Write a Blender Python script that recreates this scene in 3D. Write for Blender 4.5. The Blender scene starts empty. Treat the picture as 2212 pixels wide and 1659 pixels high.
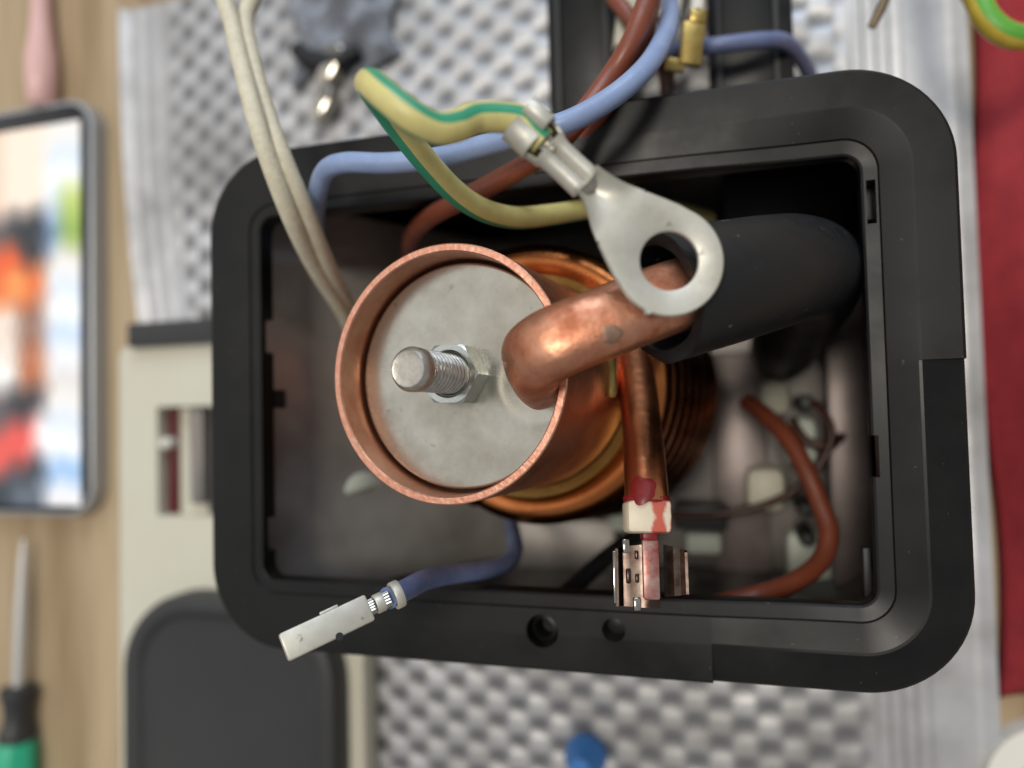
import bpy, bmesh, math, random
from mathutils import Vector, Matrix
random.seed(7)
sc = bpy.context.scene
COL = sc.collection
PI = math.pi
# ------------------------------------------------------------------ frame of the place
# one working unit u = 0.83 mm; the bench top is z = 0, z is up.
S = 0.83e-3
F = 1597.0                       # focal length in pixels of a 2212 x 1659 picture
EX = Vector((.962, .033, .285)).normalized()
EY = Vector((-.0138, .999, -.034)); EY = (EY - EX * EY.dot(EX)).normalized()
EN = EX.cross(EY)
D0 = 300.0                       # distance of the bench along the optical axis
def c2w(v):
    v = Vector(v); v = Vector((v.x, v.y, v.z + D0))
    return Vector((EX.dot(v), EY.dot(v), EN.dot(v))) * S
def dirw(v):
    v = Vector(v); return Vector((EX.dot(v), EY.dot(v), EN.dot(v))).normalized()
def P(px, py, d):                # pixel + distance -> place
    return c2w(((px - 1106) / F * d, (829.5 - py) / F * d, -d))
CAMPOS = c2w((0, 0, 0))
def Q(px, py, h):                # pixel + height above the bench -> place
    r = dirw(((px - 1106) / F, (829.5 - py) / F, -1))
    t = (h * S - CAMPOS.z) / r.z
    return CAMPOS + r * t
# ------------------------------------------------------------------ camera
cd = bpy.data.cameras.new('camera'); cam = bpy.data.objects.new('camera', cd); COL.objects.link(cam)
m = Matrix((EX, EY, EN)).to_4x4(); m.translation = CAMPOS; cam.matrix_world = m
cd.sensor_width = 36; cd.lens = 26; cd.clip_start = .005; cd.clip_end = 50
cd.dof.use_dof = True; cd.dof.focus_distance = 147 * S; cd.dof.aperture_fstop = 7.2
sc.camera = cam
# ------------------------------------------------------------------ room light
w = bpy.data.worlds.new('World'); sc.world = w; w.use_nodes = True
w.node_tree.nodes['Background'].inputs[0].default_value = (.97, .98, 1, 1)
w.node_tree.nodes['Background'].inputs[1].default_value = .33
def area(name, loc, target, size, size_y, power, col):
    l = bpy.data.lights.new(name, 'AREA'); l.shape = 'RECTANGLE'; l.size = size; l.size_y = size_y
    l.energy = power; l.color = col
    o = bpy.data.objects.new(name, l); COL.objects.link(o); o.location = loc
    o.rotation_euler = (Vector(target) - Vector(loc)).to_track_quat('-Z', 'Y').to_euler()
    return o
area('ceiling_lamp', (-.02, .22, 1.7), (0, 0, .05), .34, .34, 13, (1, .93, .82))
area('side_fill_light', (-1.5, .35, 1.45), (0, 0, .06), 2.0, 2.0, 7, (.98, .97, .96))  # added broad fill light, brightens the end plate's reflection and the left side
area('window_light', (.25, 1.7, 1.05), (0, 0, .03), 1.3, 1.0, 22, (.74, .86, 1))
vs = sc.view_settings; vs.view_transform = 'Standard'; vs.look = 'None'; vs.exposure = 0; vs.gamma = 1
sc.render.engine = 'CYCLES'; sc.cycles.max_bounces = 10; sc.cycles.glossy_bounces = 6
# ------------------------------------------------------------------ materials
def lin(c):
    return tuple((x / 12.92 if x <= .04045 else ((x + .055) / 1.055) ** 2.4) for x in (v / 255 for v in c))
MATS = {}
def mat(name, rgb, rough=.5, metal=0., alt=None, scale=40., amount=.5, bump=0., bscale=None, rvar=0., spec=.5, coat=0., detail=4):
    """rgb in 0-255 display values; alt = second colour mixed in by noise; scale = features per 10 cm"""
    mt = bpy.data.materials.new(name); mt.use_nodes = True
    nt = mt.node_tree; N = nt.nodes; L = nt.links; b = N['Principled BSDF']
    b.inputs['Roughness'].default_value = rough; b.inputs['Metallic'].default_value = metal
    b.inputs['Specular IOR Level'].default_value = spec; b.inputs['Coat Weight'].default_value = coat
    b.inputs['Coat Roughness'].default_value = .15
    c = lin(rgb); b.inputs['Base Color'].default_value = (*c, 1)
    tc = N.new('ShaderNodeTexCoord')
    if alt or rvar:
        n = N.new('ShaderNodeTexNoise'); n.inputs['Scale'].default_value = scale * 10; n.inputs['Detail'].default_value = detail
        n.inputs['Roughness'].default_value = .62
        L.new(tc.outputs['Object'], n.inputs['Vector'])
        r = N.new('ShaderNodeMapRange'); r.inputs[1].default_value = .35; r.inputs[2].default_value = .68
        L.new(n.outputs['Fac'], r.inputs[0])
        if alt:
            mx = N.new('ShaderNodeMix'); mx.data_type = 'RGBA'; mx.inputs[6].default_value = (*c, 1); mx.inputs[7].default_value = (*lin(alt), 1)
            mm = N.new('ShaderNodeMath'); mm.operation = 'MULTIPLY'; mm.inputs[1].default_value = amount
            L.new(r.outputs[0], mm.inputs[0]); L.new(mm.outputs[0], mx.inputs[0]); L.new(mx.outputs[2], b.inputs['Base Color'])
        if rvar:
            r2 = N.new('ShaderNodeMapRange'); r2.inputs[3].default_value = rough - rvar; r2.inputs[4].default_value = rough + rvar
            L.new(r.outputs[0], r2.inputs[0]); L.new(r2.outputs[0], b.inputs['Roughness'])
    if bump:
        n2 = N.new('ShaderNodeTexNoise'); n2.inputs['Scale'].default_value = (bscale or scale) * 10; n2.inputs['Detail'].default_value = 5
        L.new(tc.outputs['Object'], n2.inputs['Vector'])
        bp = N.new('ShaderNodeBump'); bp.inputs['Strength'].default_value = bump; bp.inputs['Distance'].default_value = .0004
        L.new(n2.outputs['Fac'], bp.inputs['Height']); L.new(bp.outputs[0], b.inputs['Normal'])
    MATS[name] = mt
    return mt
def speckle(mt, rgb, scale, lo, hi, strength=1.):
    """small dark pits / stains laid over the base colour"""
    nt = mt.node_tree; N = nt.nodes; L = nt.links; b = N['Principled BSDF']
    src = b.inputs['Base Color'].links[0].from_socket if b.inputs['Base Color'].links else None
    tc = N.new('ShaderNodeTexCoord'); n = N.new('ShaderNodeTexNoise'); n.inputs['Scale'].default_value = scale * 10; n.inputs['Detail'].default_value = 3
    L.new(tc.outputs['Object'], n.inputs['Vector'])
    r = N.new('ShaderNodeMapRange'); r.inputs[1].default_value = lo; r.inputs[2].default_value = hi; r.inputs[4].default_value = strength
    L.new(n.outputs['Fac'], r.inputs[0])
    mx = N.new('ShaderNodeMix'); mx.data_type = 'RGBA'; mx.inputs[7].default_value = (*lin(rgb), 1)
    if src: L.new(src, mx.inputs[6])
    else: mx.inputs[6].default_value = b.inputs['Base Color'].default_value
    L.new(r.outputs[0], mx.inputs[0]); L.new(mx.outputs[2], b.inputs['Base Color'])
COPPER = mat('worn_copper', (216, 158, 128), .47, 1, (170, 106, 78), 16, 1, .3, 70, .12); speckle(COPPER, (96, 60, 44), 80, .66, .74, .55)
COPPER_CUT = mat('sawn_copper', (226, 172, 148), .45, 1, (206, 142, 116), 60, .9, .35, 120, .08)
COPPER_IN = mat('tube_copper', (230, 172, 142), .40, 1, (190, 122, 94), 12, .8, .08, 60, .08)
COPPER_HOT = mat('coil_copper', (206, 128, 74), .26, 1, (160, 92, 50), 6, .9, .05, 60, .06)
STEEL = mat('brushed_end_plate', (192, 189, 178), .27, 1, (154, 150, 138), 9, 1, .025, 110, .05); speckle(STEEL, (120, 116, 106), 60, .66, .8, .55)
STUD = mat('stud_steel', (192, 188, 180), .42, 1, (160, 154, 146), 60, .8, .12, 150, .06)
NUT = mat('zinc_nut', (196, 200, 196), .22, 1, (172, 178, 174), 50, .6, .1, 100, .05)
TIN = mat('tinned_lug', (208, 206, 196), .5, .5, (178, 175, 162), 12, 1, .12, 40, .08); speckle(TIN, (112, 104, 90), 40, .665, .74, .7)
STRAND = mat('wire_strands', (190, 184, 172), .25, 1)
BRASS = mat('brass', (184, 160, 98), .38, 1, (150, 126, 70), 40, .7)
BLACK = mat('black_housing_plastic', (14, 14, 14), .40, 0, (19, 19, 18), 5, 1, 0, None, .09, .26); speckle(BLACK, (78, 78, 76), 90, .715, .75, .6)
BLACK_D = mat('black_inner_plastic', (22, 22, 22), .5)
RUBBER = mat('black_rubber', (23, 24, 26), .5, 0, (29, 30, 32), 40, .6, .08, 90, .06, .35); speckle(RUBBER, (130, 130, 130), 80, .71, .75, .55)
CREAM = mat('cream_ceramic', (226, 214, 190), .45, 0, (214, 200, 174), 30, .6)
PINKED = mat('red_stained_ceramic', (205, 122, 100), .45, 0, (224, 180, 156), 45, 1)
RED = mat('red_sealant', (116, 16, 20), .4, 0, (136, 34, 32), 60, .7)
BLUE_L = mat('light_blue_insulation', (140, 160, 196), .42, 0, (128, 146, 184), 22, 1, .06, 80, .1)
BLUE_D = mat('blue_insulation', (112, 124, 158), .42, 0, (96, 108, 146), 22, 1, .06, 80, .1)
BROWN = mat('brown_insulation', (128, 66, 44), .42, 0, (116, 58, 40), 22, 1, .06, 80, .1)
FIBRE = mat('cream_fibreglass_sleeve', (212, 205, 182), .6, 0, (190, 182, 158), 60, .7, .3, 160)
SHINY = mat('shiny_plated_steel', (200, 196, 186), .14, 1, (150, 140, 128), 60, .7)
DULLCLIP = mat('tarnished_connector', (84, 74, 68), .28, 1, (50, 36, 33), 50, .9)
STAINED = mat('stained_pin', (176, 150, 142), .35, .5, (150, 56, 48), 32, 1)
def stripe_mat(name, base, stripe, phase, width, phase2=None, width2=.1):
    mt = mat(name, base, .42); nt = mt.node_tree; N = nt.nodes; L = nt.links; b = N['Principled BSDF']
    uv = N.new('ShaderNodeUVMap'); sp = N.new('ShaderNodeSeparateXYZ'); L.new(uv.outputs[0], sp.inputs[0])
    a = N.new('ShaderNodeMath'); a.operation = 'ADD'; a.inputs[1].default_value = phase; L.new(sp.outputs[0], a.inputs[0])
    f = N.new('ShaderNodeMath'); f.operation = 'FRACT'; L.new(a.outputs[0], f.inputs[0])
    g = N.new('ShaderNodeMath'); g.operation = 'LESS_THAN'; g.inputs[1].default_value = width; L.new(f.outputs[0], g.inputs[0])
    tc = N.new('ShaderNodeTexCoord'); n = N.new('ShaderNodeTexNoise'); n.inputs['Scale'].default_value = 260; n.inputs['Detail'].default_value = 6; L.new(tc.outputs['Object'], n.inputs['Vector'])
    mx = N.new('ShaderNodeMix'); mx.data_type = 'RGBA'; mx.inputs[6].default_value = (*lin(base), 1); mx.inputs[7].default_value = (*lin(stripe), 1)
    if phase2 is not None:
        a2 = N.new('ShaderNodeMath'); a2.operation = 'ADD'; a2.inputs[1].default_value = phase2; L.new(sp.outputs[0], a2.inputs[0])
        f2 = N.new('ShaderNodeMath'); f2.operation = 'FRACT'; L.new(a2.outputs[0], f2.inputs[0])
        g2 = N.new('ShaderNodeMath'); g2.operation = 'LESS_THAN'; g2.inputs[1].default_value = width2; L.new(f2.outputs[0], g2.inputs[0])
        g3 = N.new('ShaderNodeMath'); g3.operation = 'MAXIMUM'; L.new(g.outputs[0], g3.inputs[0]); L.new(g2.outputs[0], g3.inputs[1]); g = g3
    L.new(g.outputs[0], mx.inputs[0])
    mx2 = N.new('ShaderNodeMix'); mx2.data_type = 'RGBA'; mx2.blend_type = 'MULTIPLY'; mx2.inputs[0].default_value = .38
    L.new(mx.outputs[2], mx2.inputs[6]); L.new(n.outputs['Fac'], mx2.inputs[7]); L.new(mx2.outputs[2], b.inputs['Base Color'])
    return mt
EARTH = stripe_mat('green_yellow_insulation', (226, 214, 140), (54, 160, 122), .005, .12, -.53, .22)
EARTH2 = stripe_mat('green_yellow_insulation_bright', (212, 186, 70), (100, 176, 60), .1, .2, .6, .2)
WOOD = mat('bench_wood', (184, 162, 130), .6, 0, (140, 116, 84), 1.2, 1, .1, 30)
TRAY = mat('aluminium_tray', (204, 204, 206), .5, .7, (152, 150, 148), 2.2, 1, .1, 60, .1)
PANEL = mat('cream_plastic', (206, 202, 184), .5, 0, (198, 192, 172), 3, .5)
CHAR = mat('charcoal_plastic', (50, 50, 50), .48, 0, (44, 44, 46), 4, .6)
GREYM = mat('dull_grey_metal', (150, 146, 142), .48, .8, (128, 120, 116), 5, .8)
PALE = mat('pale_grey_green_plastic', (196, 202, 190), .5)
PINKG = mat('pinkish_grey_plate', (140, 128, 124), .4, .5, (104, 94, 92), 4, .9)
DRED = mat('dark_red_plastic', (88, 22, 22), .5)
CLOTH = mat('red_cloth', (160, 44, 50), .85, 0, (136, 32, 40), 12, .8, .5, 120)
PINK = mat('pale_pink_plastic', (222, 178, 172), .3, 0, None)
GREEN = mat('green_handle_plastic', (46, 168, 128), .35)
PHONE = mat('phone_frame_metal', (170, 172, 174), .4, .5)
GLASS = mat('phone_glass', (10, 11, 16), .12)
BLUEP = mat('blue_plastic', (60, 120, 190), .4)
LINEN = mat('off_white_plastic', (224, 220, 208), .5)
GREYC = mat('grey_rag', (150, 154, 162), .9, 0, (100, 104, 112), 14, 1, .6, 60)
# ------------------------------------------------------------------ mesh helpers (working in world metres)
class MB:
    def __init__(s): s.v = []; s.f = []; s.uv = {}
    def add(s, verts, faces, uvs=None):
        o = len(s.v); s.v += [Vector(x) for x in verts]
        for i, f in enumerate(faces):
            if uvs: s.uv[len(s.f)] = uvs[i]
            s.f.append([o + k for k in f])
        return s
    def build(s, name, material, parent=None, sharp=40, recalc=True):
        me = bpy.data.meshes.new(name)
        org = parent.location if parent and parent.type == 'EMPTY' else Vector((0, 0, 0))
        base = parent.get('_org', None) if parent else None
        if base: org = Vector(base)
        cen = org if parent else sum(s.v, Vector()) / len(s.v)
        if not parent: cen = Vector((cen.x, cen.y, min(v.z for v in s.v)))
        me.from_pydata([v - cen for v in s.v], [], s.f)
        if s.uv:
            ul = me.uv_layers.new(name='UVMap'); k = 0
            for i, f in enumerate(s.f):
                for j in range(len(f)):
                    ul.data[k].uv = s.uv[i][j] if i in s.uv else (0, 0); k += 1
        me.validate()
        if recalc:
            bm = bmesh.new(); bm.from_mesh(me); bmesh.ops.recalc_face_normals(bm, faces=bm.faces); bm.to_mesh(me); bm.free()
        for p in me.polygons: p.use_smooth = True
        me.set_sharp_from_angle(angle=math.radians(sharp))
        if material: me.materials.append(material)
        o = bpy.data.objects.new(name, me); COL.objects.link(o)
        if parent: o.parent = parent
        else: o.location = cen
        ORG[o.name] = cen
        if parent: o['_org'] = tuple(cen)
        else: o['_org'] = tuple(cen)
        return o
ORG = {}
def thing(name, label, cat, loc, group=None):
    o = bpy.data.objects.new(name, None); COL.objects.link(o); o.location = loc; o.empty_display_size = .005
    o['label'] = label; o['category'] = cat; o['_org'] = tuple(loc)
    if group: o['group'] = group
    return o
def tag(o, label, cat, group=None):
    o['label'] = label; o['category'] = cat
    if group: o['group'] = group
    return o
def struct(o): o['kind'] = 'structure'; return o
def spline(pts, per=10):
    """Catmull-Rom through tuples of numbers"""
    n = len(pts[0]); out = []
    p = [pts[0]] + list(pts) + [pts[-1]]
    for i in range(1, len(p) - 2):
        for k in range(per):
            t = k / per; a, b, c, d = p[i - 1], p[i], p[i + 1], p[i + 2]
            out.append(tuple(.5 * (2 * b[j] + (c[j] - a[j]) * t + (2 * a[j] - 5 * b[j] + 4 * c[j] - d[j]) * t * t + (3 * b[j] - a[j] - 3 * c[j] + d[j]) * t ** 3) for j in range(n)))
    out.append(tuple(pts[-1])); return out
def frames(path, up=None):
    T = []
    for i in range(len(path)):
        a = path[max(i - 1, 0)]; b = path[min(i + 1, len(path) - 1)]; T.append((b - a).normalized())
    u = Vector(up) if up is not None else (Vector((0, 0, 1)) if abs(T[0].z) < .9 else Vector((1, 0, 0)))
    n = (u - T[0] * u.dot(T[0])).normalized(); out = []
    for t in T:
        n = (n - t * n.dot(t)).normalized(); out.append((t, n, t.cross(n)))
    return out
def tube(path, rad, seg=20, caps=True, up=None, squash=1.0, twist=0.0, mb=None, power=2.0):
    """round sweep; rad in metres (number or list); squash flattens along the frame normal"""
    mb = mb or MB(); path = [Vector(p) for p in path]; fr = frames(path, up); n = len(path)
    rad = rad if isinstance(rad, (list, tuple)) else [rad] * n
    v = []; f = []; uv = []; ln = 0
    for i, (p, (t, a, b)) in enumerate(zip(path, fr)):
        for k in range(seg):
            an = 2 * PI * k / seg + twist * i / n
            ca_, sa_ = math.cos(an), math.sin(an)
            if power != 2: k_ = (abs(ca_) ** power + abs(sa_) ** power) ** (-1 / power); ca_ *= k_; sa_ *= k_
            v.append(p + (a * ca_ * squash + b * sa_) * rad[i])
    for i in range(n - 1):
        for k in range(seg):
            k2 = (k + 1) % seg
            f.append((i * seg + k, i * seg + k2, (i + 1) * seg + k2, (i + 1) * seg + k))
            uv.append(((k / seg, i), ((k + 1) / seg, i), ((k + 1) / seg, i + 1), (k / seg, i + 1)))
    if caps:
        f.append(tuple(range(seg))[::-1]); uv.append([(.9, 0)] * seg)
        f.append(tuple((n - 1) * seg + k for k in range(seg))); uv.append([(.9, 0)] * seg)
    return mb.add(v, f, uv)
def wpath(pts, per=10):           # [(px, py, dist), ...] -> smooth world path
    return [P(*q) for q in spline(pts, per)]
def lathe(origin, axis, prof, seg=64, ref=None, closed=False, mb=None, rfun=None):
    """prof = [(radius, along axis)] in metres"""
    mb = mb or MB(); axis = Vector(axis).normalized(); ref = Vector(ref) if ref is not None else Vector((1, 0, 0))
    a = (ref - axis * ref.dot(axis)).normalized(); b = axis.cross(a); v = []; f = []; n = len(prof)
    for r, z in prof:
        for k in range(seg):
            an = 2 * PI * k / seg; rr = rfun(r, z, an) if rfun else r
            v.append(Vector(origin) + axis * z + (a * math.cos(an) + b * math.sin(an)) * rr)
    for i in range(n - 1 + (1 if closed else 0)):
        j = (i + 1) % n
        for k in range(seg): k2 = (k + 1) % seg; f.append((i * seg + k, i * seg + k2, j * seg + k2, j * seg + k))
    if not closed:
        if prof[0][0] > 1e-9: f.append(tuple(range(seg))[::-1])
        if prof[-1][0] > 1e-9: f.append(tuple((n - 1) * seg + k for k in range(seg)))
    return mb.add(v, f)
def box(o, ax, ay, az, lo, hi, bev=0., mb=None):
    """box in frame (o; ax, ay, az) from lo to hi with chamfered edges"""
    mb = mb or MB(); bm = bmesh.new(); vs = []
    for z in (lo[2], hi[2]):
        for x, y in ((lo[0], lo[1]), (hi[0], lo[1]), (hi[0], hi[1]), (lo[0], hi[1])): vs.append(bm.verts.new((x, y, z)))
    for q in ((3, 2, 1, 0), (4, 5, 6, 7), (0, 1, 5, 4), (1, 2, 6, 5), (2, 3, 7, 6), (3, 0, 4, 7)): bm.faces.new([vs[k] for k in q])
    if bev: bmesh.ops.bevel(bm, geom=bm.edges[:], offset=bev, segments=2, affect='EDGES', profile=.5)
    bm.verts.index_update()
    mb.add([Vector(o) + ax * v.co.x + ay * v.co.y + az * v.co.z for v in bm.verts], [[v.index for v in f.verts] for f in bm.faces]); bm.free()
    return mb
X, Y, Z = Vector((1, 0, 0)), Vector((0, 1, 0)), Vector((0, 0, 1))
def prism(pts, z0, z1, bev=0., mb=None):
    """outline (world xy) raised from z0 to z1, top edge chamfered by bev"""
    mb = mb or MB(); n = len(pts); cx = sum(p[0] for p in pts) / n; cy = sum(p[1] for p in pts) / n
    def ins(d): 
        out = []
        for x, y in pts:
            l = math.hypot(x - cx, y - cy) or 1; out.append((x - (x - cx) / l * d, y - (y - cy) / l * d))
        return out
    levels = [(z0, 0), (z1 - bev, 0), (z1 - bev * .3, bev * .3), (z1, bev)] if bev else [(z0, 0), (z1, 0)]
    v = []; f = []
    for z, d in levels: v += [Vector((x, y, z)) for x, y in ins(d)]
    for i in range(len(levels) - 1):
        for k in range(n): k2 = (k + 1) % n; f.append((i * n + k, i * n + k2, (i + 1) * n + k2, (i + 1) * n + k))
    f.append(tuple(range(n))[::-1]); f.append(tuple((len(levels) - 1) * n + k for k in range(n)))
    return mb.add(v, f)
def rrect(x0, y0, x1, y1, r, seg=8):
    out = []
    for cx, cy, a0 in ((x1 - r, y1 - r, 0), (x0 + r, y1 - r, PI / 2), (x0 + r, y0 + r, PI), (x1 - r, y0 + r, 1.5 * PI)):
        for k in range(seg + 1):
            a = a0 + PI / 2 * k / seg; out.append((cx + r * math.cos(a), cy + r * math.sin(a)))
    return out
def qrect(px0, py0, px1, py1, h):   # pixel rectangle seen at height h -> world x0, y0, x1, y1
    a = [Q(px0, py0, h), Q(px1, py0, h), Q(px1, py1, h), Q(px0, py1, h)]
    return (a[0].x + a[3].x) / 2, (a[2].y + a[3].y) / 2, (a[1].x + a[2].x) / 2, (a[0].y + a[1].y) / 2
# ================================================================== SETTING
BZ = 0.0
mb = MB(); mb.add([(-1.2, -.6, -.03), (.9, -.6, -.03), (.9, .6, -.03), (-1.2, .6, -.03), (-1.2, -.6, 0), (.9, -.6, 0), (.9, .6, 0), (-1.2, .6, 0)],
                  [(3, 2, 1, 0), (4, 5, 6, 7), (0, 1, 5, 4), (1, 2, 6, 5), (2, 3, 7, 6), (3, 0, 4, 7)])
bench = struct(mb.build('workbench_top', WOOD))
for n_ in WOOD.node_tree.nodes:
    if n_.type == 'TEX_NOISE':
        mp = WOOD.node_tree.nodes.new('ShaderNodeMapping'); mp.inputs['Scale'].default_value = (5, .35, 1)
        src = n_.inputs['Vector'].links[0].from_socket; WOOD.node_tree.links.new(src, mp.inputs['Vector']); WOOD.node_tree.links.new(mp.outputs[0], n_.inputs['Vector'])
# ================================================================== HOUSING
HR = 116.0
RIM = HR * S
c = [Q(463, 343, HR), Q(2071, 109, HR), Q(2114, 1526, HR), Q(463, 1392, HR)]
hx0 = (c[0].x + c[3].x) / 2; hx1 = (c[1].x + c[2].x) / 2; hy1 = (c[0].y + c[1].y) / 2; hy0 = (c[2].y + c[3].y) / 2
print('housing mm', (hx1 - hx0) * 1e3, (hy1 - hy0) * 1e3, 'corners', [(round(q.x * 1e3, 1), round(q.y * 1e3, 1)) for q in c])
housing = thing('appliance_housing', 'deep black plastic housing with a rounded rectangular open rim around the copper boiler', 'housing', ((hx0 + hx1) / 2, (hy0 + hy1) / 2, .004))
RC = 22 * S
def outline(o):
    r = max(RC - o, 1.2 * S)
    pts = []
    x0, y0, x1, y1 = hx0 - 1.2 * S + o * .86, hy0 + o, hx1 - o, hy1 - o
    for cx, cy, a0 in ((x1 - r, y1 - r, 0), (x0 + r, y1 - r, PI / 2), (x0 + r, y0 + r, PI), (x1 - r, y0 + r, 1.5 * PI)):
        for k in range(17):
            a = a0 + PI / 2 * k / 16; pts.append((cx + r * math.cos(a), cy + r * math.sin(a)))
    return pts
def rim_pts(o):                      # rounded outline with extra points at the two ends of the ledge
    p = outline(o); xl = Q(1540, 1450, HR).x; yl = Q(2050, 775, HR).y
    # p: TR corner 0-16, TL 17-33, BL 34-50, BR 51-67 (closing up to TR)
    x1 = hx1 - o; y0 = hy0 + o
    def sub(a, b, n=14): return [(a[0] + (b[0] - a[0]) * k / n, a[1] + (b[1] - a[1]) * k / n) for k in range(1, n)]
    A, B = (xl - .05 * S, y0), (xl + .05 * S, y0); C_, D_ = (x1, yl - .05 * S), (x1, yl + .05 * S)
    parts = [(p[0:17], 0), (sub(p[16], p[17]), 0), (p[17:34], 0), (sub(p[33], p[34]), 0), (p[34:51], 0), (sub(p[50], A, 8), 0), ([A], 0), ([B], 1), (sub(B, p[51], 5), 1),
             (p[51:68], 1), (sub(p[67], C_, 8), 1), ([C_], 1), ([D_], 0), (sub(D_, p[0], 8), 0)]
    q = []; led = []
    for a, l in parts: q += a; led += [bool(l)] * len(a)
    return q, led
    q = p[:51] + [(xl - .05 * S, y0), (xl + .05 * S, y0)] + p[51:] + [(x1, yl - .05 * S), (x1, yl + .05 * S)]
    led = [False] * 51 + [False, True] + [True] * 17 + [True, False]
    return q, led
prof = [(0, -HR + 5), (0, -8), (0, -.9), (.25, -.3), (.8, 0), (8.4, 0), (9.0, -.03), (14.6, -.3), (14.9, -.75), (17.6, -.85), (18.1, -1.1), (18.2, -1.8), (18.2, -6.5), (16.5, -7.2), (5.5, -9.5), (3.0, -14), (3.0, -HR + 5)]
V = []; Fc = []; nloop = len(rim_pts(0)[0])
for o, z in prof:
    q, led = rim_pts(o * S)
    for (x, y), l in zip(q, led):
        zz = z
        if l and -2 < z and o < 9: zz = z - 1.5 * (1 - o / 9)
        if 8.5 < o and z > -3:              # the inner band of the right-hand side slopes down towards the opening
            k_ = max(0, min(1, (x - (hx1 - 62 * S)) / (36 * S))); zz -= 2.2 * k_ * k_ * (3 - 2 * k_) * min(1, (o - 8.5) / 8)
        V.append(Vector((x, y, RIM + zz * S)))
npf = len(prof)
for i in range(npf):
    j = (i + 1) % npf
    for k in range(nloop):
        k2 = (k + 1) % nloop; Fc.append((i * nloop + k, i * nloop + k2, j * nloop + k2, j * nloop + k))
shell = MB().add(V, Fc).build('rim_shell', BLACK, housing, 10)
def cut(obj, cutters):
    for mbk in cutters:
        co = mbk.build('cutter', None); md = obj.modifiers.new('b', 'BOOLEAN'); md.operation = 'DIFFERENCE'; md.object = co; md.solver = 'EXACT'
        dg = bpy.context.evaluated_depsgraph_get(); dg.update()
        me = bpy.data.meshes.new_from_object(obj.evaluated_get(dg)); obj.modifiers.clear(); obj.data = me; bpy.data.objects.remove(co)
    for p in obj.data.polygons: p.use_smooth = True
    obj.data.set_sharp_from_angle(angle=math.radians(10))
ha = Q(1172, 1362, HR - .5); hb = Q(1326, 1360, HR - .5)
cyl = lambda c, r, z0, z1: lathe((c.x, c.y, 0), Z, [(r, RIM + z0 * S), (r, RIM + z1 * S)], 32)
n1 = qrect(556, 690, 590, 762, HR - 4); n2 = qrect(556, 1118, 590, 1190, HR - 4); n3 = qrect(1870, 940, 1897, 1030, HR - 4); n4 = qrect(1870, 392, 1892, 486, HR - 4)
def cbox(r, z0, z1): return box((0, 0, 0), X, Y, Z, (r[0], r[1], RIM + z0 * S), (r[2], r[3], RIM + z1 * S))
cut(shell, [cyl(ha, 3.9 * S, -14, 3), cyl(hb, 2.7 * S, -14, 3), cbox(n1, -12, -3.2), cbox(n2, -12, -3.2), cbox(n3, -12, 2), cbox(n4, -12, -2.6)])
# screw boss seen in the larger hole, dark floor of the smaller one
sb = lathe((ha.x - .5 * S, ha.y, 0), Vector((-.12, 0, 1)), [(3.3 * S, RIM - 12 * S), (3.3 * S, RIM - 2.2 * S), (2.3 * S, RIM - 1.9 * S), (2.3 * S, RIM - 7 * S), (.001 * S, RIM - 7.2 * S)], 32)
# keep the tilted boss in place
off = Vector((.12 * RIM, 0, 0)); sb.v = [v + off for v in sb.v]
sb.build('screw_boss', BLACK, housing)
lathe((hb.x, hb.y, 0), Z, [(2.65 * S, RIM - 13 * S), (2.65 * S, RIM - 6 * S), (.8 * S, RIM - 5.5 * S), (.01 * S, RIM - 5.5 * S)], 24).build('screw_socket', BLACK_D, housing)
# clip tabs on the inner edge
for (r, z0, z1) in ((qrect(578, 842, 606, 882, HR - 10), -13, -8.6), (qrect(1858, 400, 1884, 480, HR - 11), -14, -9.2), (qrect(1862, 1180, 1880, 1290, HR - 11), -14, -9.2)):
    box((0, 0, 0), X, Y, Z, (r[0], r[1], RIM + z0 * S), (r[2], r[3], RIM + z1 * S), .4 * S).build('clip_tab', BLACK_D, housing)
# base plate inside the housing
bp = prism([(x, y) for x, y in outline(3.2 * S)], .0052, .0075, .0004).build('base_plate', GREYM, housing)
# ================================================================== COPPER BOILER
AX = dirw((.385, -.045, -.92))           # from the open end down into the housing
UPA = -AX
RC0 = P(957, 806, 150)                    # centre of the sawn rim
REF = dirw((1, 0, .42))                   # points to the right across the tube
boiler = thing('copper_boiler', 'copper tube boiler with sawn open end, grey end plate and wound coil', 'boiler', RC0 + AX * 112 * S)
RO, RI = 26.6 * S, 24.9 * S
sh = lathe(RC0, AX, [(RO, 70 * S), (RO, .25 * S), (RO - .25 * S, 0), (RI + .25 * S, 0), (RI, .3 * S), (RI, 70 * S)], 128, REF, closed=True)
tube_o = sh.build('tube_shell', COPPER_IN, boiler, 35)
tube_o.data.materials.append(COPPER_CUT)
for p in tube_o.data.polygons:            # the sawn face
    zs = [(Vector(tube_o.data.vertices[i].co) + Vector(boiler.location) - RC0).dot(AX) for i in p.vertices]
    if max(zs) < .31 * S: p.material_index = 1
DS = 7.8                                   # recess of the end plate
DC = RC0 + AX * DS * S
PB = P(1158, 826, 151.8)                   # where the outlet pipe meets the plate
pv = PB - DC; pv = pv - AX * pv.dot(AX); PBp = DC + pv
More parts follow.
